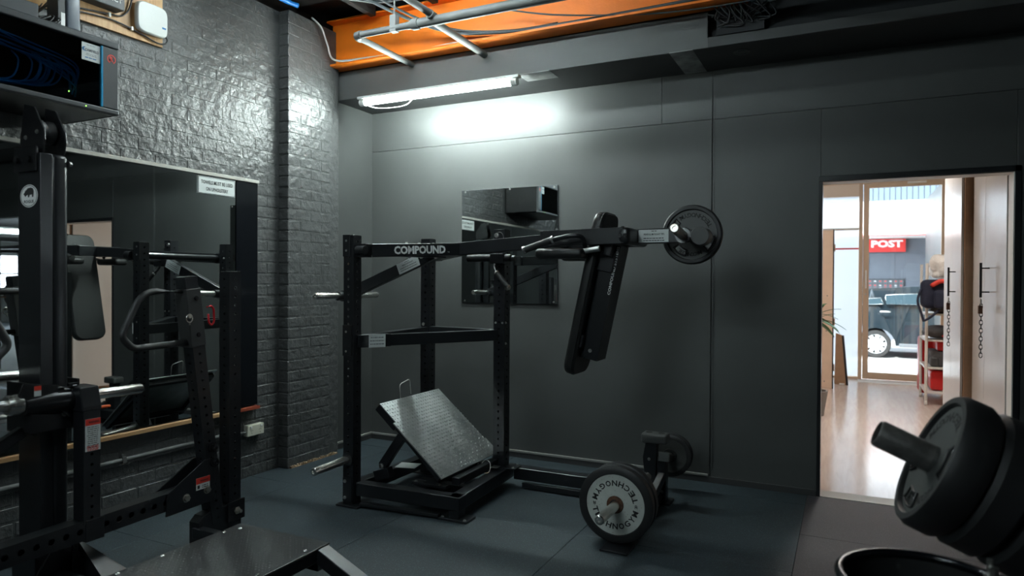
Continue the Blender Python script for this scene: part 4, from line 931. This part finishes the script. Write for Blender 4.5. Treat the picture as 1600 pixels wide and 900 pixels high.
# trolley on the mast
tr = new('trolley', join(box(-3.34, -3.285, 1.79, 2.03, .80, .985), box(-3.56, -3.34, 1.835, 1.850, .78, 1.02), box(-3.56, -3.34, 2.03, 2.045, .78, 1.02)), 'steelg', t, bevel=.004)
new('trolley_plate', prism(B(), [(-3.284, 1.735, .985), (-3.284, 1.755, 1.035), (-3.284, 1.905, 1.012), (-3.284, 1.915, .975), (-3.284, 1.83, .955), (-3.284, 1.75, .955)], (.010, 0, 0)), 'steelg', tr, bevel=.002)
new('trolley_label', box(-3.2735, -3.2725, 1.800, 1.830, .972, 1.018), 'label', tr, label='tiny red and white label')
new('red_band', box(-3.2725, -3.272, 1.800, 1.830, .998, 1.018), 'red', tr)
new('trolley_link', join(tube(B(), [(-3.28, 1.905, .995), (-3.27, 1.965, .995), (-3.27, 1.985, .995)], .010, 10), box(-3.285, -3.265, 1.95, 1.995, .998, 1.012), cyl(B(), (-3.275, 1.915, .90), (-3.265, 1.95, .86), .007, 8)), 'steelg', tr, smooth=True)
new('trolley_drum', lathe(B(), (-3.31, 1.77, .93), (0, 1, 0), [(0, .030), (.0, .046), (.05, .050), (.12, .060), (.20, .060), (.22, .04), (.22, 0)], 28), 'steelg', tr, smooth=True)
new('trolley_brace', beam(B(), (-3.275, 1.915, .985), (-3.275, 1.955, .905), .012, .03), 'steelg', tr, bevel=.002)
for y, z in ((1.955, .895), (1.94, .872), (1.975, .975)): bolt(tr, (-3.285, y, z), (1, 0, 0), .011, .012)
horn(t, (-3.31, 2.02, .936), (-3.31, 2.345, .932), .0255, flange=False)
horn(t, (-3.31, 1.76, .940), (-3.31, 1.34, .945), .0245, flange=False)
horn(t, (-3.60, 1.95, 1.03), (-3.60, 1.30, 1.04), .027, flange=False)  # extra rod added to stand in for a rod reflected in the mirror
new('added_rear_bar', cyl(B(), (-3.60, 1.95, 1.44), (-3.60, 1.3, 1.445), .016, 14), 'greysteel', t, smooth=True)  # extra bar added to stand in for a reflected tube
new('spring_collar', lathe(B(), (-3.31, 1.705, .941), (0, 1, 0), [(0, .027), (0, .040), (.014, .046), (.020, .040), (.034, .046), (.055, .046), (.055, .027)], 28), 'chrome', t, smooth=True)
bar('mast_brace', (-3.40, 1.82, .80), (-3.40, 1.30, .52), .04, .05, t)
bar('base_beam', (-3.45, 1.93, .07), (-2.45, 1.93, .07), .09, .09, t)
for s in (1, -1): new('base_stiffener', prism(B(), [(-3.30, 1.93+.05*s, .24), (-3.30, 1.93+.20*s, .02), (-3.30, 1.93+.05*s, .02)], (.010, 0, 0)), 'steel', t, bevel=.002)
new('base_stiffener', prism(B(), [(-3.35, 2.02, .25), (-3.05, 2.20, .015), (-3.05, 2.02, .015), (-3.35, 2.02, .015)], (0, .01, 0)), 'steel', t)
# platform
PX0, PX1, PY0, PY1, PZ_ = -2.905, -2.295, 1.20, 2.632, .20
pf = new('platform', box(PX0, PX1, PY0, PY1, PZ_-.008, PZ_), 'treadb', t, bevel=.003)
b = B()
for i in range(29):
    for j in range(66):
        x = PX0+.02+i*.0203; y = PY0+.02+j*.0212; s = 1 if (i+j) % 2 else -1
        d1 = Vector((1, s, 0)).normalized()*.0055; d2 = Vector((-s, 1, 0)).normalized()*.0022; c = Vector((x, y, PZ_))
        q = [b.verts.new(c+d1), b.verts.new(c+d2), b.verts.new(c-d1), b.verts.new(c-d2)]; tp = b.verts.new(c+Vector((0, 0, .0016)))
        for k in range(4): b.faces.new((q[k], q[(k+1) % 4], tp))
new('tread_pattern', b, 'treadb', pf, kind='stuff')
new('platform_frame', join(box(PX1-.03, PX1-.004, PY0, PY1, PZ_-.07, PZ_-.008), box(PX0+.004, PX0+.03, PY0, PY1, PZ_-.05, PZ_-.008), box(PX0, PX1, PY1-.03, PY1-.004, PZ_-.05, PZ_-.008)), 'steel', t, bevel=.003)
for x, y in ((PX0+.025, 2.50), (PX0+.02, 2.15), (PX0+.02, 1.93), (PX0+.02, 1.76), (PX0+.06, PY1-.06), (PX1-.035, 2.50), (PX1-.03, 2.20), (PX1-.035, 1.9)):
    new('rivet', lathe(B(), (x, y, PZ_), (0, 0, 1), [(0, .011), (.004, .009), (.006, 0)], 16), 'chrome', pf, smooth='all')
for y in (2.585, 1.25):
    bar('platform_leg', (-2.318, y, .165), (-2.02, y, .035), .078, .07, t)
    new('leg_foot', box(-2.10, -1.94, y-.06, y+.06, 0, .02), 'steel', t, bevel=.003)
bar('platform_support', (-3.24, 2.62, .10), (-2.32, 2.60, .10), .05, .06, t)
bar('platform_support', (-3.24, 1.24, .10), (-2.32, 1.26, .10), .05, .06, t)

# ------------------------------------------------------------------ hallway beyond the doorway
HY = 12.0
struct('floor_hall', box(-1.7, 1.7, YW+.13, HY+.08, -.05, .0), 'hallfloor')
struct('ceiling_hall', box(-1.8, 2.1, YW+.13, HY+.1, 3.25, 3.35), 'hallceil')
struct('wall_hall_left', box(-1.8, -1.7, YW+.13, HY+.1, 0, 3.3), 'hallwall')
struct('wall_hall_right', box(1.46, 1.56, YW+.13, HY+.1, 0, 3.3), 'hallwall')
struct('trim_20', box(-1.7, 1.5, HY-.02, HY+.08, 3.10, 3.26), 'hallwall')
t = thing('partition_panel', 'cream panel with dark edge standing at the left of the hallway', 'panel', (-.8, 10.7, 0))
new('panel', box(-1.69, -.190, 10.70, 10.78, .0, 2.25), 'cream', t, bevel=.003)
new('edge_strip', box(-.190, -.176, 10.69, 10.79, 0, 2.26), 'letter', t)
for z in (1.95, .9, .25): new('hinge', box(-.176, -.160, 10.705, 10.735, z, z+.10), 'chip', t, bevel=.002)
for x, z in ((-.27, .82), (-.29, .10), (-.26, 1.32)): new('screw', cyl(B(), (x, 10.70, z), (x, 10.694, z), .008, 8), 'textgrey', t)
# storefront
t = thing('storefront', 'beige aluminium glazed shopfront with door at the end of the hallway', 'shopfront', (.3, HY, 0))
def fr(n_, *a, **k): return new(n_, box(*a), 'frame', t, bevel=.003, **k)
fr('mullion', .150, .205, HY-.03, HY+.05, 0, 3.10); fr('mullion', -1.68, -1.62, HY-.03, HY+.05, 0, 3.10); fr('mullion', 1.34, 1.40, HY-.03, HY+.05, 0, 3.10)
fr('sill_rail', -1.62, .15, HY-.03, HY+.05, 0, .035); fr('head_rail', -1.62, 1.34, HY-.03, HY+.05, 3.05, 3.10)
new('transom', box(-1.62, .15, HY-.03, HY+.05, 2.86, 3.05), 'hallwall', t)
dl = fr('door_leaf', .212, .292, HY-.02, HY+.03, .01, 3.045)
new('door_rail', box(.292, 1.25, HY-.02, HY+.03, .01, .115), 'frame', dl, bevel=.003); new('door_rail', box(.292, 1.25, HY-.02, HY+.03, 2.98, 3.045), 'frame', dl, bevel=.003); new('door_stile', box(1.25, 1.335, HY-.02, HY+.03, .01, 3.045), 'frame', dl, bevel=.003)
new('pull_handle', join(box(.240, .262, HY-.062, HY-.052, 1.42, 1.70), box(.244, .258, HY-.052, HY-.02, 1.44, 1.46), box(.244, .258, HY-.052, HY-.02, 1.66, 1.68)), 'white', dl, bevel=.003)
new('lock_cylinder', cyl(B(), (.25, HY-.03, 1.33), (.25, HY-.02, 1.33), .014, 12), 'zinc', dl)
new('closer', box(.80, 1.05, HY-.06, HY-.02, 3.02, 3.05), 'white', dl, bevel=.004)
new('door_glass', box(.292, 1.25, HY, HY+.006, .115, 2.98), 'glass', dl)
new('side_glass', box(-1.62, .15, HY, HY+.006, .035, 2.86), 'glass', t)
frost = bpy.data.materials.new('frosted_film'); frost.use_nodes = True; n_ = frost.node_tree.nodes; l_ = frost.node_tree.links; n_.clear()
o_ = n_.new('ShaderNodeOutputMaterial'); m1 = n_.new('ShaderNodeMixShader'); tr_ = n_.new('ShaderNodeBsdfTranslucent'); tp_ = n_.new('ShaderNodeBsdfTransparent'); m1.inputs[0].default_value = .25
tr_.inputs[0].default_value = (.95, .97, 1, 1); l_.new(tr_.outputs[0], m1.inputs[1]); l_.new(tp_.outputs[0], m1.inputs[2]); l_.new(m1.outputs[0], o_.inputs[0])
new('white_stripe', box(-1.62, .149, HY-.006, HY-.004, 2.33, 2.37), 'white', t)
new('frosted_film', box(-1.62, .149, HY-.004, HY-.001, .04, 2.86), frost, t)
new('red_stripe', box(-1.62, .149, HY-.006, HY-.004, 2.03, 2.055), 'postred', t)
one('doormat_strip', box(.15, 1.3, HY-.42, HY-.06, .0, .006), 'hallceil', 'pale mat strip on the floor inside the shopfront door', 'mat')
# wardrobes
def wardrobe(x, y0, y1, ys, label, hy, hz0, hz1, top):
    t = thing('wardrobe', label, 'wardrobe', (x+.2, (y0+y1)/2, 0))
    new('side_panel', box(x+.002, 1.40, y0, y0+.035, 0, top), 'chip', t, bevel=.002); new('side_panel', box(x+.002, 1.40, y1-.018, y1, 0, top), 'chip', t, bevel=.002)
    new('top_panel', box(x+.02, 1.40, y0, y1, top-.02, top), 'chip', t); new('back_panel', box(1.39, 1.40, y0, y1, 0, top), 'chip', t); new('plinth', box(x+.03, x+.05, y0, y1, 0, .06), 'chip', t)
    e = [y0+.035, ys, y1-.002]; ds = []
    for a, c in zip(e, e[1:]): ds.append(new('door', box(x-.018, x, a+.002, c-.002, .06, top-.003), 'wardrobe', t, bevel=.002))
    d = ds[0 if hy < ys else 1]; hx = x-.018
    h = new('handle', join(box(hx-.062, hx-.046, hy-.008, hy+.008, hz0, hz1), box(hx-.05, hx, hy-.004, hy+.004, hz0+.035, hz0+.045), box(hx-.05, hx, hy-.004, hy+.004, hz1-.045, hz1-.035)), 'steelg', d, bevel=.002)
    for k in (0, 1): pass
    pdl = thing('padlock', 'small dark padlock on the handle of the %s' % ('nearer wardrobe' if y0 < 6 else 'farther wardrobe'), 'padlock', (hx-.054, hy, hz0-.10))
    new('lock_body', box(hx-.068, hx-.042, hy-.02, hy+.02, hz0-.12, hz0-.06), 'rust', pdl, bevel=.003)
    new('shackle', tube(B(), [Vector((hx-.054, hy+.014*math.cos(PI*i/10), hz0-.06+.05*math.sin(PI*i/10))) for i in range(11)], .003, 6), 'zinc', pdl, smooth='all')
    ch = thing('chain', 'steel chain hanging from the handle of the %s' % ('nearer wardrobe' if y0 < 6 else 'farther wardrobe'), 'chain', (hx-.05, hy, hz0-.5))
    z = hz0-.02; k = 0
    while z > hz0-.42:
        rr_ = [Vector((hx-.05, hy+.010*math.cos(2*PI*i/14), z-.014+.020*math.sin(2*PI*i/14))) if k % 2 == 0 else Vector((hx-.05+.010*math.cos(2*PI*i/14), hy, z-.014+.020*math.sin(2*PI*i/14))) for i in range(14)]
        new('link', tube(B(), rr_, .003, 6, closed=True), 'zinc' if 0 else 'greycable', ch, smooth='all'); z -= .030; k += 1
    return t
wardrobe(.948, 5.405, 6.76, 6.22, 'tall white gloss wardrobe nearest the doorway on the right of the hallway', 6.02, 1.40, 1.655, 3.0)
wardrobe(.873, 6.80, 7.96, 7.42, 'tall white gloss wardrobe farther along the right of the hallway', 7.14, 1.39, 1.645, 3.0)
# white rack with bags
RX0, RX1, RY0, RY1 = .875, 1.32, 9.80, 10.5
t = thing('shelf_rack', 'white metal shelf rack loaded with bags beside the shopfront door', 'rack', (1.1, 10.1, 0))
for x, y in ((RX0, RY0), (RX0, RY1), (RX1, RY0), (RX1, RY1), ): new('rack_post', cyl(B(), (x, y, .05), (x, y, 1.75), .017, 12), 'rackwhite', t, smooth=True)
for z in (.16, .46, .80, 1.12): new('shelf', box(RX0-.01, RX1, RY0, RY1, z-.012, z+.012), 'rackwhite', t, bevel=.002)
for x, y in ((RX0, RY0), (RX1, RY0), (RX0, RY1), (RX1, RY1)): new('castor', cyl(B(), (x-.015, y, .03), (x+.015, y, .03), .03, 14), 'rackwhite', t)
def lump(name, c, s, m, label, cat, seed=0, amp=.12, group=None, sub=4):
    b = B(); bmesh.ops.create_icosphere(b, subdivisions=sub, radius=1); r = random.Random(seed)
    ph = [(r.uniform(1.5, 4.5), r.uniform(0, 6), Vector((r.uniform(-1, 1), r.uniform(-1, 1), r.uniform(-1, 1))).normalized()) for _ in range(9)]
    for v in b.verts:
        p = v.co.copy(); d = sum(math.sin(p.dot(q[2])*q[0]*2+q[1]) for q in ph)/9*3*amp
        q = Vector([math.copysign(abs(k)**.75, k) for k in p]); v.co = Vector(c)+Vector((q.x*s[0], q.y*s[1], q.z*s[2]))*(1+d)
    return one(name, b, m, label, cat, group, smooth='all')
lump('plastic_bag', (1.07, 10.0, 1.70), (.155, .20, .15), 'bagwhite', 'crumpled white plastic bag on top of the rack', 'bag', 1, .16)
t = thing('backpack', 'navy backpack with red trim hanging on the front of the rack', 'backpack', (1.0, 9.7, 1.15))
b0 = rbox(B(), .80, 1.16, 9.62, 9.85, 1.20, 1.55, .07, 4); new('bag_body', b0, 'navy', t, smooth=True)
new('pocket', rbox(B(), .93, 1.14, 9.54, 9.66, 1.20, 1.42, .04, 3), 'navy', t, smooth=True)
new('red_trim', tube(B(), catmull([(.90, 9.60, 1.47), (1.0, 9.58, 1.53), (1.10, 9.58, 1.50), (1.17, 9.6, 1.44)], 6), .026, 8), 'redfab', t, smooth='all')
new('strap', tube(B(), catmull([(.81, 9.66, 1.45), (.765, 9.63, 1.30), (.80, 9.62, 1.15), (.83, 9.62, 1.04)], 6), .014, 8), 'navy', t, smooth='all')
new('strap', tube(B(), catmull([(1.0, 9.6, 1.2), (.90, 9.58, 1.10), (.83, 9.58, 1.05)], 6), .014, 8), 'navy', t, smooth='all')
lump('duffel_bag', (1.07, 9.98, 1.225), (.155, .22, .09), 'darkfab', 'dark bag lying on the top shelf below the backpack', 'bag', 2, .07)
lump('green_bag', (1.17, 9.72, 1.07), (.075, .05, .15), 'green', 'bright green bag hanging from the shelf below the navy backpack', 'bag', 3, .08)
lump('jacket', (1.02, 10.0, .90), (.16, .22, .075), 'greyfab', 'dark grey jacket folded on the middle shelf of the rack', 'jacket', 4, .09)
lump('red_cloth', (1.12, 9.82, .885), (.075, .07, .055), 'redfab', 'small red cloth on the middle shelf beside the grey jacket', 'cloth', 5, .15)
one('storage_case', rbox(B(), .93, 1.30, 9.86, 10.4, .475, .66, .02, 3), 'greyfab', 'grey case on the lower shelf of the rack', 'case', smooth=True)
one('grey_shoe', rbox(B(), .92, 1.02, 9.84, 9.92, .475, .60, .03, 3), 'cabmetal', 'small grey bag at the front of the lower shelf', 'bag', smooth=True)
one('red_suitcase', rbox(B(), .86, 1.33, 10.55, 10.85, .04, .80, .05, 4), 'redcase', 'large red suitcase standing behind the rack', 'suitcase', smooth=True)
one('red_tub', rbox(B(), .93, 1.30, 9.88, 10.42, .18, .42, .03, 3), 'redcase', 'red plastic tub on the bottom shelf of the rack', 'tub', smooth=True)
one('red_crate', rbox(B(), 1.0, 1.30, 9.90, 10.42, .665, .78, .02, 3), 'redcase', 'flat red box on top of the grey case in the rack', 'box', smooth=True)
# plant
t = thing('potted_plant', 'dracaena with dark green strap leaves just inside the doorway at left', 'plant', (-.36, 8.5, 0))
new('pot', lathe(B(), (-.36, 8.5, 0), (0, 0, 1), [(0, 0), (0, .13), (.28, .17), (.28, .15), (.24, .15), (.24, 0)], 32), 'pot', t, smooth=True)
new('stem', tube(B(), [(-.36, 8.5, .2), (-.35, 8.5, .6), (-.345, 8.5, 1.08)], .018, 10), 'trunk', t, smooth='all')
for k in range(26):
    r = random.Random(300+k); a = 2.399*k; el = math.radians(r.uniform(-15, 75)); L = r.uniform(.24, .36); base = Vector((-.345, 8.5, 1.06+.004*k))
    hd = Vector((math.cos(a), math.sin(a), 0)); b = B(); pr = None; sd_ = Vector((-hd.y, hd.x, 0))
    for i in range(8):
        f = i/7; p = base+hd*(math.cos(el)*L*f)+Vector((0, 0, math.sin(el)*L*f-.16*L*f*f*3*math.cos(el)*.8)); wd_ = .042*math.sin(PI*min(1, f*.82+.16))**.8*(1-f*.2) if f < 1 else .001
        c3 = [b.verts.new(p-sd_*wd_+Vector((0, 0, .004))), b.verts.new(p), b.verts.new(p+sd_*wd_+Vector((0, 0, .004)))]
        if pr:
            for q in (0, 1): b.faces.new((pr[q], pr[q+1], c3[q+1], c3[q]))
        pr = c3
    o = new('leaf', b, 'leaf', t, smooth='all'); o.modifiers.new('thickness', 'SOLIDIFY').thickness = .0015
# leaning sandwich board
t = thing('leaning_board', 'brown wooden board leaning against the edge of the cream panel', 'board', (-.08, 11.2, 0))
new('board_face', prism(B(), [(-.168, 11.22, .0), (.0, 11.16, .0), (-.062, 11.17, .73), (-.155, 11.2, .76)], (.004, .03, 0)), 'chip', t, bevel=.002)
new('board_edge', beam(B(), (.004, 11.165, 0.0), (-.058, 11.175, .73), .010, .03), 'letter', t)
new('board_foot', box(-.10, -.03, 11.10, 11.13, .012, .03), 'white', t)
# ------------------------------------------------------------------ street
struct('ground_paving', box(-9, 14, HY+.08, 15.3, -.06, -.012), 'paving')
struct('ground_road', box(-9, 14, 15.3, 19.2, -.10, -.04), 'asphalt'); struct('ground_far_paving', box(-9, 14, 19.2, 30, -.06, -.01), 'paving')
t = thing('post_office', 'grey post office facade across the street with white awning and red sign', 'building', (3, 20.5, 0))
new('wall', box(-9, 14, 20.2, 20.6, -.05, 3.6), 'facade', t); new('upper_wall', box(-9, 14, 20.25, 20.7, 3.5, 6.6), 'facade', t)
for i in range(86): new('siding_board', box(-3+i*.128, -3+i*.128+.108, 20.20, 20.25, 3.52, 6.6), 'siding', t) if i < 60 else None
new('awning', box(-6, 9, 18.9, 20.2, 2.66, 3.50), 'awning', t, bevel=.01); new('awning_edge', box(-6, 9, 18.88, 18.9, 2.655, 2.68), 'postred', t)
sg = new('sign_board', box(.42, 1.315, 20.04, 20.10, 2.31, 2.64), 'postred', t)
new('lettering', text_fit('POST', .72, .19, (.895, 20.038, 2.52), (1, 0, 0), (0, 0, 1), .05), 'white', sg)
for i in range(12): new('wall_panel', box(-3+i*.585, -3+i*.585+.575, 20.185, 20.2, 1.62, 2.30), 'facade', t)
for i in range(9):
    new('window_panel', box(1.34+i*.9, 1.34+i*.9+.86, 20.16, 20.19, .1, 2.25), 'facade', t, bevel=.004)
po = new('box_bank', box(-.4, 1.30, 20.15, 20.2, .7, 1.62), 'cabmetal', t)
for i in range(14):
    for j in range(8):
        x, z = -.36+i*.118, .74+j*.108; pb = new('post_box', box(x, x+.105, 20.14, 20.15, z, z+.095), 'textgrey', t)
        new('box_tag', box(x+.03, x+.075, 20.136, 20.14, z+.05, z+.07), 'postred' if (i+j) % 3 else 'white', pb)
for x in (1.85, 2.05, 2.5): new('spot_lamp', join(box(x-.07, x+.07, 19.95, 20.1, 2.50, 2.60), cyl(B(), (x, 20.1, 2.56), (x, 20.19, 2.56), .02, 8)), 'white', t, bevel=.01)
# parked car
t = thing('parked_car', 'dark hatchback parked across the street outside the shopfront', 'car', (1.9, 16.85, -.04))
side = [(-.55, .30), (-.56, .62), (-.50, .86), (-.30, 1.00), (.10, 1.30), (.45, 1.40), (1.3, 1.44), (2.0, 1.36), (2.75, .98), (3.45, .86), (3.62, .66), (3.62, .32), (3.3, .22)]
def arch(cx): return [(cx+.36*math.cos(a_), .22+.36*math.sin(a_)) for a_ in [PI*i/10 for i in range(11)]]
low = side+[(3.3, .2)]+arch(2.95)+arch(.53)+[(-.3, .2)]
poly = [(x, z) for x, z in side]+[(x, z) for x, z in arch(2.95)]+[(x, z) for x, z in arch(.53)]+[(-.3, .22)]
b = B(); A = []; C = []
for (x, z) in poly:
    ins = max(0, (z-.92))*.42
    A.append(b.verts.new((x, 16.0+ins, z))); C.append(b.verts.new((x, 17.7-ins, z)))
b.faces.new(A[::-1]); b.faces.new(C); n_ = len(A)
for i in range(n_): b.faces.new((A[i], A[(i+1) % n_], C[(i+1) % n_], C[i]))
bmesh.ops.triangulate(b, faces=[f for f in b.faces if len(f.verts) > 4])
new('car_body', b, 'carpaint', t, bevel=.02, seg=3)
def carwin(pts, nm='side_window'):
    bb_ = B(); fs = [bb_.verts.new((x, 15.995+max(0, z-.92)*.42, z)) for x, z in pts]; bb_.faces.new(fs); gg = new(nm, bb_, 'carglass', t); gg.modifiers.new('thickness', 'SOLIDIFY').thickness = .006
    tr2 = tube(B(), [Vector((x, 15.99+max(0, z-.92)*.42, z)) for x, z in pts], .004, 6, closed=True); new('window_trim', tr2, 'chrome', gg, smooth='all')
carwin([(.10, 1.03), (.22, 1.05), (.66, 1.07), (.62, 1.20), (.40, 1.18)]); carwin([(.72, 1.07), (1.50, 1.07), (1.46, 1.30), (.72, 1.26), (.70, 1.22)]); carwin([(1.58, 1.07), (2.5, 1.04), (2.1, 1.24), (1.72, 1.30), (1.56, 1.30)])
new('door_handle', rbox(B(), .60, .80, 15.965, 16.0, .90, .935, .012, 2), 'chrome', t, smooth=True)
new('door_seam', join(box(.98, .988, 15.994, 16.0, .28, .92), box(2.1, 2.108, 15.994, 16.0, .28, .92)), 'letter', t)
new('side_skirt', box(.95, 2.5, 15.97, 16.02, .20, .27), 'textgrey', t, bevel=.01)
new('tail_lamp', rbox(B(), -.57, -.36, 16.0, 16.25, .70, .90, .03, 2), 'redcase', t, smooth=True)
for cx in (.53, 2.95):
    for y0 in (16.02, 17.50):
        wl_ = new('wheel', lathe(B(), (cx, y0, .245), (0, 1, 0), [(0, .20), (0, .27), (.02, .285), (.17, .285), (.19, .27), (.19, .20), (.10, .19), (0, .20)], 40), 'tyre', t, smooth=True)
        hc = B(); lathe(hc, (cx, y0+.01, .245), (0, 1, 0), [(.0, 0), (.0, .05), (.015, .06), (.015, .06)], 24)
        for k in range(9):
            a_ = 2*PI*k/9; d2 = Vector((math.cos(a_), 0, math.sin(a_))); beam(hc, Vector((cx, y0+.012, .245))+d2*.04, Vector((cx, y0+.018, .245))+d2*.20, .075, .02, (0, 1, 0))
        lathe(hc, (cx, y0+.004, .245), (0, 1, 0), [(0, .19), (0, .215), (.02, .215), (.02, .19), (0, .19)], 40)
        new('hubcap', hc, 'hubcap', wl_, smooth=True)

# ------------------------------------------------------------------ next gym hall, seen only in the mirrors
struct('floor_side_hall', box(1.58, 18.1, 5.38, 18, -.05, 0), 'rubber')
struct('ceiling_side_hall', box(1.58, 18.2, 5.38, 18.1, 3.3, 3.4), 'ceiling')
struct('wall_side_hall_left', box(1.57, 1.60, 5.38, 18, 0, 3.4), 'wallpaint')
struct('wall_side_hall_near', box(3.4, 18.1, 5.26, 5.38, 0, 3.4), 'wallpaint')
struct('wall_side_hall_far', box(1.58, 18.1, 18, 18.1, 0, 3.4), 'wallpaint')
struct('wall_side_hall_right', join(box(18, 18.1, 5.38, 18.1, 0, 1.1), box(18, 18.1, 5.38, 18.1, 2.3, 3.4), box(18, 18.1, 5.38, 8, 1.1, 2.3), box(18, 18.1, 16, 18, 1.1, 2.3)), 'wallpaint')
w2 = struct('window_1', join(*[box(18, 18.08, 8+i, 8.07+i, 1.1, 2.3) for i in range(9)]+[box(18, 18.08, 8, 16, 1.66, 1.72)]), 'textgrey')
new('pane', box(18.03, 18.04, 8, 16.1, 1.1, 2.3), 'glass', w2)
struct('trim_22', box(3.0, 3.2, 5.6, 17.9, 3.0, 3.3), 'orange')
for k in range(4):
    y = 8.3+1.75*k; tt = thing('light_batten', '%s fluorescent batten of the far row in the next gym hall, seen in the mirror' % ('first', 'second', 'third', 'fourth')[k], 'lamp', (13.2, y+.75, 2.85))
    new('diffuser', cyl(B(), (13.2, y, 2.85), (13.2, y+1.5, 2.85), .05, 14), 'lampdim', tt, smooth=True)
    new('housing', box(13.16, 13.24, y, y+1.5, 2.89, 2.95), 'lampcap', tt)
for k, (x, y) in enumerate(((4.6, 6.4), (7.2, 8.2), (10.2, 9.2), (8.4, 10.6))):
    t = thing('power_rack', 'dark power rack in the next gym hall, %s seen in the mirror' % ('nearest', 'second', 'third', 'farthest')[k], 'rack', (x, y, 0))
    for dx in (0, 1.1):
        for dy in (0, 1.1): new('rack_upright', box(x+dx, x+dx+.07, y+dy, y+dy+.07, 0, 2.2), 'steel', t, bevel=.003)
    for dy in (0, 1.1): new('top_bar', box(x, x+1.17, y+dy, y+dy+.07, 2.13, 2.2), 'steel', t, bevel=.003)
    new('top_bar', box(x, x+.07, y, y+1.17, 2.13, 2.2), 'steel', t, bevel=.003); new('barbell', cyl(B(), (x-.1, y-.5, 1.2), (x-.1, y+1.6, 1.2), .014, 12), 'chrome', t, smooth=True)
    new('loaded_plate', cyl(B(), (x-.1, y-.3, 1.2), (x-.1, y-.24, 1.2), .225, 32), 'plate', t, smooth=True)
lump('gym_ball', (3.6, 6.9, .88), (.28, .28, .28), 'gymball', 'orange exercise ball in the next gym hall, seen in the mirror', 'ball', 8, .0)
one('plyo_box', box(3.3, 3.9, 6.6, 7.2, 0, .6), 'ply', 'plywood box under the orange exercise ball in the next hall', 'box', bevel=.01)

# unseen lamp added to brighten the hallway
t = thing('hall_fill_light', 'added unseen round light that brightens the hallway', 'lamp', (0, 8.0, 3.2))
new('diffuser', lathe(B(), (0.1, 8.0, 3.25), (0, 0, -1), [(0, .22), (.03, .22), (.05, .16), (.055, 0)], 32), 'hallfill', t, smooth=True)
